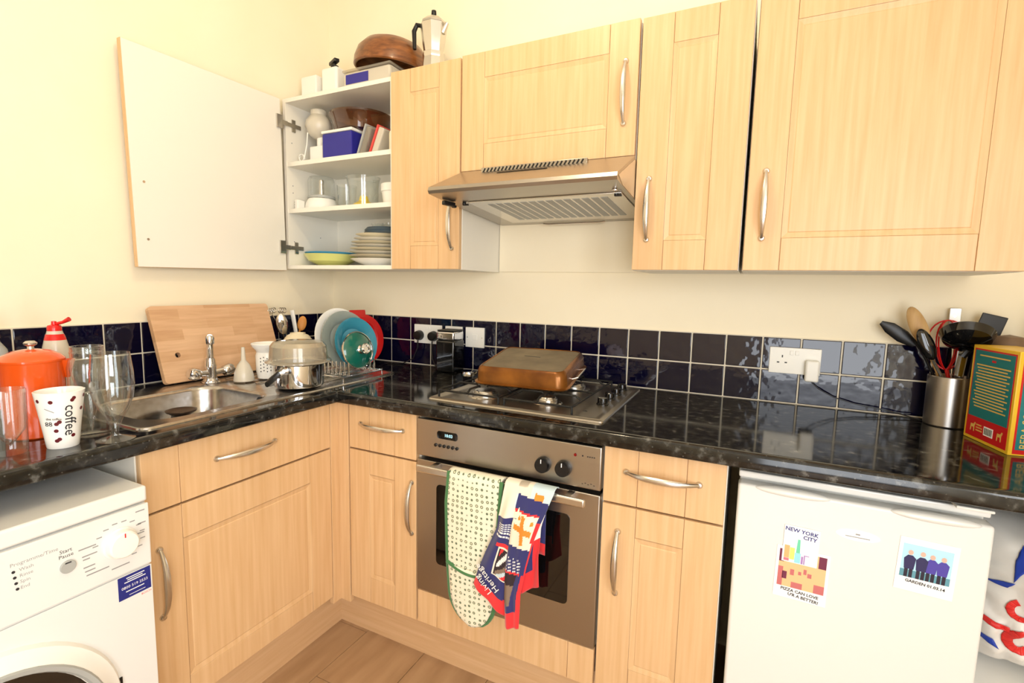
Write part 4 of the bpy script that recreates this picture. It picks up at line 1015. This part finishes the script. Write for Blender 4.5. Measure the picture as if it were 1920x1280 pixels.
sd = thing('slate_dish', (.465, -.165, z), 'slate grey ribbed dish on top of the plate stack', 'dish')
O('body', MB(T(.475, -.165, z)).lathe([(0, 0), (.086, 0), (.092, .006), (.088, .010), (.091, .014), (.086, .020), (.080, .026), (0, .026)], 40), 'slate_china', sd)
for x, lab in ((.440, 'small glass ramekin on the left of the slate dish'), (.500, 'small glass ramekin on the right of the slate dish')):
    O('ramekin', MB(T(x, -.18, z+.0262)).lathe([(0, 0), (.022, 0), (.026, .018), (.024, .018), (.020, .003), (0, .003)], 24), 'glass', label=lab, cat='ramekin')

# ---------------------------------------------------------------- on top of the wall cabinets
TZ = ZT+.0005
O('white_box', MB().box(.070, .160, -.235, -.16, TZ, TZ+.105, .006), 'white_plastic', label='small plain white box on top of the open cabinet', cat='box')
pb = thing('pump_bottle', (.232, -.20, TZ), 'white pump bottle with black top on the open cabinet', 'bottle')
O('body', MB().box(.188, .276, -.235, -.165, TZ, TZ+.122, .010, 3), 'white_plastic', pb)
O('pump', MB(T(.232, -.2, TZ+.122)).lathe([(0, 0), (.016, 0), (.016, .016), (.007, .018), (.006, .030), (0, .030)], 20), 'black_plastic', pb)
O('spout', MB(T(.232, -.2, TZ+.152) @ RZ(-25)).box(-.040, .028, -.011, .011, -.004, .010, .003), 'black_plastic', pb)
bx = thing('plastic_box', (.48, -.2, TZ), 'flat clear plastic box with a blue label under the wooden bowl', 'box')
O('box', MB().box(.362, .595, -.285, -.11, TZ, TZ+.056, .008), 'frost_plastic', bx)
O('lid', MB().box(.358, .599, -.289, -.106, TZ+.056, TZ+.066, .004), 'thin_plastic', bx)
O('label', MB().box(.375, .490, -.2862, -.2852, TZ+.010, TZ+.046), 'blue_plastic', bx)
Mb = T(.508, -.165, TZ+.067) @ RY(6) @ T(0, 0, .014)
O('wooden_bowl', MB(Mb).lathe([(.148, 0), (.152, .004), (.151, .03), (.140, .065), (.112, .096), (.075, .112), (.050, .116), (.050, .120), (0, .120), (0, .108), (.07, .103), (.105, .086), (.132, .055), (.141, .02), (.142, 0), (.148, 0)], 52), 'bowl_wood', label='brown wooden bowl upside down on top of the cabinets', cat='bowl')
mk_ = thing('moka_pot', (.735, -.20, TZ), 'aluminium moka coffee pot with black handle on top of the narrow cabinet', 'coffee pot')
Mk = T(.735, -.200, TZ) @ RZ(22)
O('boiler', MB(Mk).lathe([(0, 0), (.046, 0), (.048, .003), (.046, .040), (.041, .078), (.043, .084), (.043, .096), (.040, .098), (0, .098)], 8), 'nickel', mk_, sharp=20)
up_ = O('jug', MB(Mk).lathe([(0, .098), (.036, .098), (.038, .104), (.046, .150), (.052, .196), (.050, .198), (0, .198)], 8), 'nickel', mk_, sharp=20)
O('lid', MB(Mk).lathe([(0, .198), (.051, .198), (.049, .206), (.030, .222), (.010, .228), (0, .228)], 8), 'nickel', mk_, sharp=20)
O('lid_knob', MB(Mk @ T(0, 0, .228)).lathe([(0, 0), (.006, 0), (.010, .010), (.009, .022), (0, .024)], 12), 'black_plastic', mk_)
O('handle', MB(T(.735, -.2, TZ)).tube([(-.040, -.01, .200), (-.066, -.016, .206), (-.078, -.018, .185), (-.075, -.018, .120)], [.007, .009, .009, .007], 10), 'black_plastic', mk_)
O('spout', MB(T(.735, -.2, TZ)).tube([(.040, .0, .165), (.060, .0, .196)], [.012, .007], 10), 'nickel', mk_)

# ---------------------------------------------------------------- sockets and plugs
SY = -.0078
def socket(name, label, x0, x1, z0, z1, cat='socket', double=True, sw=()):
    r = thing(name, ((x0+x1)/2, SY, z0), label, cat)
    O('plate', MB().box(x0, x1, SY-.008, SY, z0, z1, .002), 'white_plastic', r)
    return r
def slots(r, x, z):
    for dx, dz, w_, h_ in ((0, .014, .0035, .008), (-.011, -.006, .007, .004), (.011, -.006, .007, .004)):
        O('pin_slot', MB().box(x+dx-w_/2, x+dx+w_/2, SY-.0083, SY-.0078, z+dz-h_/2, z+dz+h_/2), 'print_dark', r)
r = socket('double_socket', 'white double socket with two black plugs behind the black canister', .508, .656, 1.010, 1.095)
for x in (.575, .590): O('rocker', MB().box(x-.005, x+.005, SY-.0105, SY-.007, 1.072, 1.086, .001), 'white_plastic', r)
r = socket('blank_plate', 'white single wall plate half hidden by the black canister', .675, .762, 1.010, 1.095, 'wall plate')
O('rocker', MB().box(.700, .712, SY-.0105, SY-.007, 1.060, 1.082, .001), 'white_plastic', r)
r = socket('cooker_switch', 'white square switch plate right of the black canister', .779, .871, 1.010, 1.096, 'switch')
for x in (.789, .861): O('screw', MB(T(x, SY-.008, 1.053) @ RX(90)).cyl(.0022, -.0002, .0006, 10), 'nickel', r)
O('rocker', MB().box(.815, .837, SY-.0095, SY-.007, 1.042, 1.066, .001), 'white_plastic', r)
r = socket('double_socket', 'white double socket on the tiles with a white charger plugged in', 1.942, 2.087, 1.010, 1.095)
slots(r, 1.979, 1.052)
for x in (2.005, 2.020): O('rocker', MB().box(x-.005, x+.005, SY-.0105, SY-.007, 1.072, 1.086, .001), 'white_plastic', r)
for x, lab, c in ((.540, 'black plug in the left half of the double socket', [(.540, -.032, 1.026), (.540, -.034, .99), (.52, -.040, .94), (.47, -.05, .915), (.40, -.07, .9135)]), (.617, 'black plug in the right half of the double socket', [(.617, -.032, 1.024), (.616, -.034, .985), (.622, -.036, .945), (.65, -.05, .915), (.68, -.07, .9135)])):
    r = thing('mains_plug', (x, -.03, 1.02), lab, 'plug')
    O('body', MB(T(x, SY-.0082, 1.046) @ RX(90)).lathe([(0, 0), (.022, 0), (.023, .006), (.019, .026), (0, .028)], 24), 'black_plastic', r)
    O('cable', MB().tube(c, .0028, 8), 'black_plastic', r)
r = thing('phone_charger', (2.062, -.03, .99), 'white charger with thin dark cable in the right-hand socket', 'charger')
O('body', MB().box(2.044, 2.082, SY-.034, SY-.0082, .992, 1.060, .006, 3), 'white_plastic', r)
O('cable', MB().tube([(2.06, -.034, .996), (2.085, -.030, .972), (2.13, -.022, .948), (2.19, -.020, .933), (2.26, -.024, .925), (2.31, -.035, .917), (2.34, -.06, .9135)], .0018, 6), 'black_plastic', r)
dv = thing('black_canister', (.748, -.085, .9102), 'tall black canister with chrome top in front of the sockets', 'canister')
O('body', MB().box(.702, .792, -.130, -.045, .9102, 1.045, .008, 3), 'black_gloss', dv)
O('collar', MB().box(.704, .790, -.128, -.047, 1.045, 1.082, .007, 3), 'chrome', dv)
O('lid', MB().box(.706, .788, -.126, -.049, 1.082, 1.088, .003), 'black_plastic', dv)
O('jar_lid', MB(T(.838, -.082, .9102)).lathe([(0, .010), (.030, .010), (.034, .008), (.035, 0), (.033, 0), (.031, .007), (0, .008)], 30), 'chrome', label='small silver jar lid beside the gas hob', cat='lid')

# ---------------------------------------------------------------- steel pot of utensils, tea tin
px, py = 2.388, -.072
up = thing('utensil_pot', (px, py, WZ), 'brushed steel utensil pot in the right corner of the worktop', 'pot')
O('body', MB(T(px, py, WZ)).lathe([(0, 0), (.046, 0), (.048, .003), (.048, .138), (.0465, .140), (.0455, .138), (.0455, .005), (0, .004)], 40), 'steel', up)
def P_(x, z, y=None): return (x, py-.005 if y is None else y, z)
r = thing('spatula', P_(px, .93), 'black plastic spatula leaning left out of the utensil pot', 'spatula')
O('handle', MB().tube([P_(2.404, .921, -.052), P_(2.353, 1.055, -.054), P_(2.326, 1.112, -.054), P_(2.305, 1.140, -.054)], .004, 8), 'black_plastic', r)
O('blade', MB().tube([P_(2.308, 1.130, -.054), P_(2.278, 1.152, -.050), P_(2.246, 1.176, -.048), P_(2.224, 1.190, -.048)], [.010, .019, .017, .006], 12, flat=.35), 'black_plastic', r)
r = thing('wooden_spoon', P_(px, .93), 'tall wooden spoon at the left of the utensil pot', 'spoon')
O('handle', MB().tube([P_(2.394, .922, -.072), P_(2.361, 1.055, -.077), P_(2.328, 1.130, -.082)], .0055, 8), 'spoon_wood', r)
O('bowl', MB(T(2.304, -.084, 1.184) @ RY(-22) @ RX(-6)).ell(.021, .010, .060, 22, 14), 'spoon_wood', r)
r = thing('slotted_spoon', P_(px, .93), 'black slotted spoon in front of the wooden spoon', 'spoon')
O('handle', MB().tube([P_(2.380, .921, -.094), P_(2.360, 1.055, -.099), P_(2.338, 1.095, -.108)], .0042, 8), 'nickel', r)
O('bowl', MB(T(2.318, -.116, 1.138) @ RY(-24)).ell(.018, .008, .046, 20, 12), 'black_gloss', r)
r = thing('ladle', P_(px, .93), 'black ladle with broad chrome handle in the utensil pot', 'ladle')
O('handle', MB().tube([P_(2.408, .930, -.092), P_(2.398, 1.05, -.099), P_(2.398, 1.125, -.114)], [.009, .012, .012], 12, flat=.45), 'chrome', r)
O('bowl', MB(T(2.398, -.126, 1.162) @ RX(-38) @ RY(8)).lathe([(.056, .014), (.058, .012), (.050, -.008), (.030, -.022), (0, -.026), (0, -.022), (.028, -.018), (.046, -.006), (.054, .012)], 64), 'black_gloss', r)
O('neck', MB().tube([P_(2.396, 1.110, -.110), P_(2.410, 1.135, -.112)], .011, 10), 'black_plastic', r)
r = thing('balloon_whisk', P_(px, .93), 'red wire whisk behind the ladle', 'whisk')
O('handle', MB().tube([P_(2.418, .924, -.066), P_(2.386, 1.066, -.047)], .005, 8), 'red_plastic', r)
for k in range(3):
    a = R(60*k); c_, s_ = math.cos(a), math.sin(a)
    O('wire', MB(T(2.385, -.047, 1.064) @ RY(-3)).tube([(.050*c_*math.sin(q)*(.55+.45*math.sin(q/2)), .012*s_*math.sin(q), .070*(1-math.cos(q))) for q in [2*math.pi*i/30 for i in range(31)]], .0021, 6), 'red_plastic', r)
r = thing('fish_slice', P_(px, .93), 'steel fish slice handle standing behind the red whisk', 'slice')
O('shaft', MB().tube([P_(2.414, .921, -.042), P_(2.402, 1.05, -.0345), P_(2.400, 1.18, -.018)], .003, 8), 'nickel', r)
O('tang', MB().box(2.386, 2.412, -.020, -.016, 1.175, 1.238, .001), 'steel', r)
O('rivet', MB(T(2.398, -.020, 1.215) @ RX(90)).cyl(.003, 0, .001, 10), 'chrome', r)
r = thing('turner', P_(px, .93), 'black square ended turner leaning right behind the tin', 'turner')
O('handle', MB().tube([P_(2.425, .922, -.082), P_(2.428, 1.055, -.071), P_(2.446, 1.150, -.050)], .0038, 8), 'black_plastic', r)
O('blade', MB(T(2.466, -.046, 1.190) @ RY(14)).box(-.026, .030, -.002, .002, -.042, .034, .002), 'black_plastic', r)
O('mottled_jar', MB(T(2.492, -.098, WZ)).lathe([(0, 0), (.040, 0), (.044, .01), (.044, .21), (.040, .240), (.028, .258), (0, .264)], 32), 'egg_brown', label='mottled brown rounded jar behind the teal tin', cat='jar')
r = thing('white_bottle', (2.582, -.115, WZ), 'white bottle leaning at the right edge behind the tin', 'bottle')
O('body', MB(T(2.582, -.115, WZ)).lathe([(0, 0), (.036, 0), (.038, .01), (.037, .19), (.030, .25), (.018, .30), (.016, .32), (0, .32)], 28), 'frost_plastic', r)
O('cap', MB(T(2.582, -.115, WZ)).cyl(.018, .32, .345, 20, bev=.002), 'black_plastic', r)
tn = thing('tea_tin', (2.46, -.26, WZ), 'teal and yellow printed tin standing at the right end of the worktop', 'tin')
fx, fy = 2.429, -.342
Lf = FR((2.399, -.177, WZ), (.030, -.165, 0), (0, 0, 1))            # broad face towards the sink side
W_, H_, D_ = .1677, .240, .088
O('box', MB(Lf).box(0, W_, 0, H_, -D_, 0, .0015), 'tin_yellow', tn)
def onp(name, M, mat, rects, d=.0004):
    mb = MB(M)
    for a, b, c, e in rects: mb.box(a, b, c, e, 0, d)
    return O(name, mb, mat, tn)
onp('red_border', Lf, 'tin_red', [(.008, .160, .008, .232)])
onp('text_panel', Lf @ T(0, 0, .0003), 'tin_teal', [(.012, .156, .060, .228)])
mb = MB(Lf @ T(0, 0, .0007))
for i, (v, a, b) in enumerate([(.216, .030, .140)]+[(.192-.0075*k, .022+.004*(k % 3), .146-.005*((k*2) % 4)) for k in range(15)]): mb.box(a, b, v-.0016, v+.0016, 0, .0002)
O('small_print', mb, 'tin_gold', tn, kind='stuff')
onp('red_spot', Lf @ T(0, 0, .0007), 'tin_red', [(.078, .092, .203, .208)])
onp('barcode_panel', Lf @ T(0, 0, .0005), 'card_white', [(.078, .112, .022, .044)])
mb = MB(Lf @ T(0, 0, .0010))
for k in range(9): mb.box(.081+k*.0032, .081+k*.0032+(.0012 if k % 2 else .002), .025, .041, 0, .0002)
O('bars', mb, 'print_dark', tn, kind='stuff')
onp('address_panel', Lf @ T(0, 0, .0005), 'tin_gold', [(.048, .072, .026, .029), (.048, .072, .033, .036), (.048, .068, .040, .043)])
for u in (.026, .126):
    mb = MB(Lf @ T(u, .022, .0006)); mb.prism([(0, 0), (.003, 0), (.004, .010), (.012, .010), (.013, 0), (.016, 0), (.016, .014), (.020, .022), (.016, .024), (.012, .018), (.001, .018)], 0, .0003)
    O('dog_emblem', mb, 'tin_gold', tn)
Ff = FR(tuple(Lf @ Vector((W_, 0, 0))), tuple((Lf.to_3x3() @ Vector((0, 0, -1)))), (0, 0, 1))
onp('side_border', Ff, 'tin_red', [(.008, .080, .004, .234)])
onp('side_panel', Ff @ T(0, 0, .0003), 'tin_teal', [(.012, .076, .014, .228)])
mb = MB(Ff @ T(.040, .130, .0008)); mb.text('BERA SODA', .022, T(-.012, -.055, 0) @ RZ(90), .0001).text('HIERBA', .034, T(0, .045, 0) @ RZ(90), .0001)
O('lettering', mb, 'tin_gold', tn)

# ---------------------------------------------------------------- carrier bags beside the fridge
def bag(name, label, x0, x1, z0, z1, yf, yb, seed):
    r = thing(name, ((x0+x1)/2, (yf+yb)/2, z0), label, 'carrier bag')
    def D(x, z):
        sx, sz = (x-(x0+x1)/2)/((x1-x0)/2), (z-(z0+z1)/2)/((z1-z0)/2)
        e = max(0, 1-abs(sx)**4)**.5*max(0, 1-abs(sz)**5)**.5
        n_ = mnoise.noise(Vector((x*8, z*8, seed)))*.06+abs(mnoise.noise(Vector((x*17, z*12+x*9, seed+4))))*.075+abs(mnoise.noise(Vector((x*30-z*14, z*24, seed+9))))*.030
        return e, n_
    ym = (yf+yb)/2
    def fr_(u, v):
        x, z = x0+(x1-x0)*u, z0+(z1-z0)*v; e, n_ = D(x, z); return (x, ym-(ym-yf)*e*(1-.5*n_*4)-n_*e, z+.02*e*mnoise.noise(Vector((x*9, 2, seed))))
    def bk_(u, v):
        x, z = x0+(x1-x0)*u, z0+(z1-z0)*v; e, n_ = D(x, z); return (x, ym+(yb-ym)*e*.9, z)
    O('body', MB().grid(fr_, 60, 60).grid(bk_, 20, 20), 'bag_white', r, sharp=80)
    return r, fr_, (x0, x1, z0, z1)
def on_bag(r, fr_, box, name, mat, polys):
    x0, x1, z0, z1 = box; mb = MB()
    for poly in polys:
        n_ = len(poly); sub = []
        for k in range(n_):
            a, b = poly[k], poly[(k+1) % n_]
            for q in range(4): sub.append((a[0]+(b[0]-a[0])*q/4, a[1]+(b[1]-a[1])*q/4))
        cx = sum(p[0] for p in sub)/len(sub); cz = sum(p[1] for p in sub)/len(sub)
        rings = []
        for f in (1, .66, .33): rings.append([tuple(Vector(fr_((cx+(x-cx)*f-x0)/(x1-x0), (cz+(z-cz)*f-z0)/(z1-z0)))+Vector((0, -.0035, 0))) for x, z in sub])
        loft(mb, rings, True)
    O(name, mb, mat, r, solid=.0004)
def arc(cx, cz, r0, r1, a0, a1, n_=8):
    return [[(cx+rr*math.cos(R(a)), cz+rr*math.sin(R(a))) for rr, a in ((r0, A), (r1, A), (r1, B), (r0, B))] for A, B in ((a0+(a1-a0)*k/n_, a0+(a1-a0)*(k+1)/n_) for k in range(n_))]
r, f_, b_ = bag('carrier_bag', 'white carrier bag with blue dashes and red letters wedged beside the fridge', 2.345, 2.72, .455, .800, -.52, -.12, 1.0)
on_bag(r, f_, b_, 'blue_dash', 'bag_blue', [[(2.402, .690), (2.416, .725), (2.418, .765), (2.404, .735)]])
on_bag(r, f_, b_, 'blue_dash', 'bag_blue', [[(2.372, .665), (2.398, .672), (2.404, .690), (2.392, .682)]])
on_bag(r, f_, b_, 'blue_dash', 'bag_blue', [[(2.364, .545), (2.392, .545), (2.402, .527), (2.372, .535)]])
on_bag(r, f_, b_, 'red_letter', 'bag_red', arc(2.424, .632, .014, .026, 120, 300))
on_bag(r, f_, b_, 'red_letter', 'bag_red', arc(2.436, .560, .018, .034, 110, 290))
on_bag(r, f_, b_, 'red_letter', 'bag_red', [[(2.432, .668), (2.440, .668), (2.450, .712), (2.440, .714)]])
on_bag(r, f_, b_, 'red_letter', 'bag_red', [[(2.370, .590), (2.410, .586), (2.410, .574), (2.370, .578)]])
r, f_, b_ = bag('carrier_bag', 'crumpled white carrier bag on the floor under the other bag', 2.345, 2.74, .0, .452, -.60, -.10, 5.3)
on_bag(r, f_, b_, 'red_print', 'bag_red', [[(2.405, .372), (2.440, .400), (2.444, .392), (2.408, .362)]])
on_bag(r, f_, b_, 'red_print', 'bag_red', [[(2.372, .330), (2.388, .305), (2.404, .328), (2.398, .336), (2.388, .318), (2.378, .336)]])
on_bag(r, f_, b_, 'blue_print', 'bag_blue', [[(2.376, .345), (2.400, .352), (2.402, .346), (2.378, .338)]])
on_bag(r, f_, b_, 'red_print', 'bag_red', [[(2.420, .318), (2.446, .338), (2.450, .328), (2.424, .308)]])
on_bag(r, f_, b_, 'blue_print', 'bag_blue', [[(2.408, .286), (2.436, .312), (2.440, .304), (2.412, .278)]])

# ---------------------------------------------------------------- ceiling pendant
lx, ly = 1.25, -1.12
lp = thing('ceiling_lamp', (lx, ly, 2.47), 'warm pendant lamp with white shade hanging from the ceiling', 'lamp')
O('rose', MB(T(lx, ly, ZC-.03)).lathe([(0, 0), (.03, 0), (.045, .03), (0, .03)], 24), 'white_plastic', lp)
O('flex', MB().tube([(lx, ly, ZC-.03), (lx, ly, 2.62)], .003, 8), 'white_plastic', lp)
O('bulb_holder', MB(T(lx, ly, 2.575)).cyl(.018, 0, .05, 18, bev=.003), 'white_plastic', lp)
O('bulb', MB(T(lx, ly, 2.535)).ell(.03, .03, .04, 20, 12), 'bulb_lit', lp)
ll = light('pendant_bulb_light', 'POINT', (lx, ly, 2.47), 22, (1.0, 0.81, 0.53), shadow_soft_size=0.05)
ll.parent = lp; ll.location = (0, 0, 0)
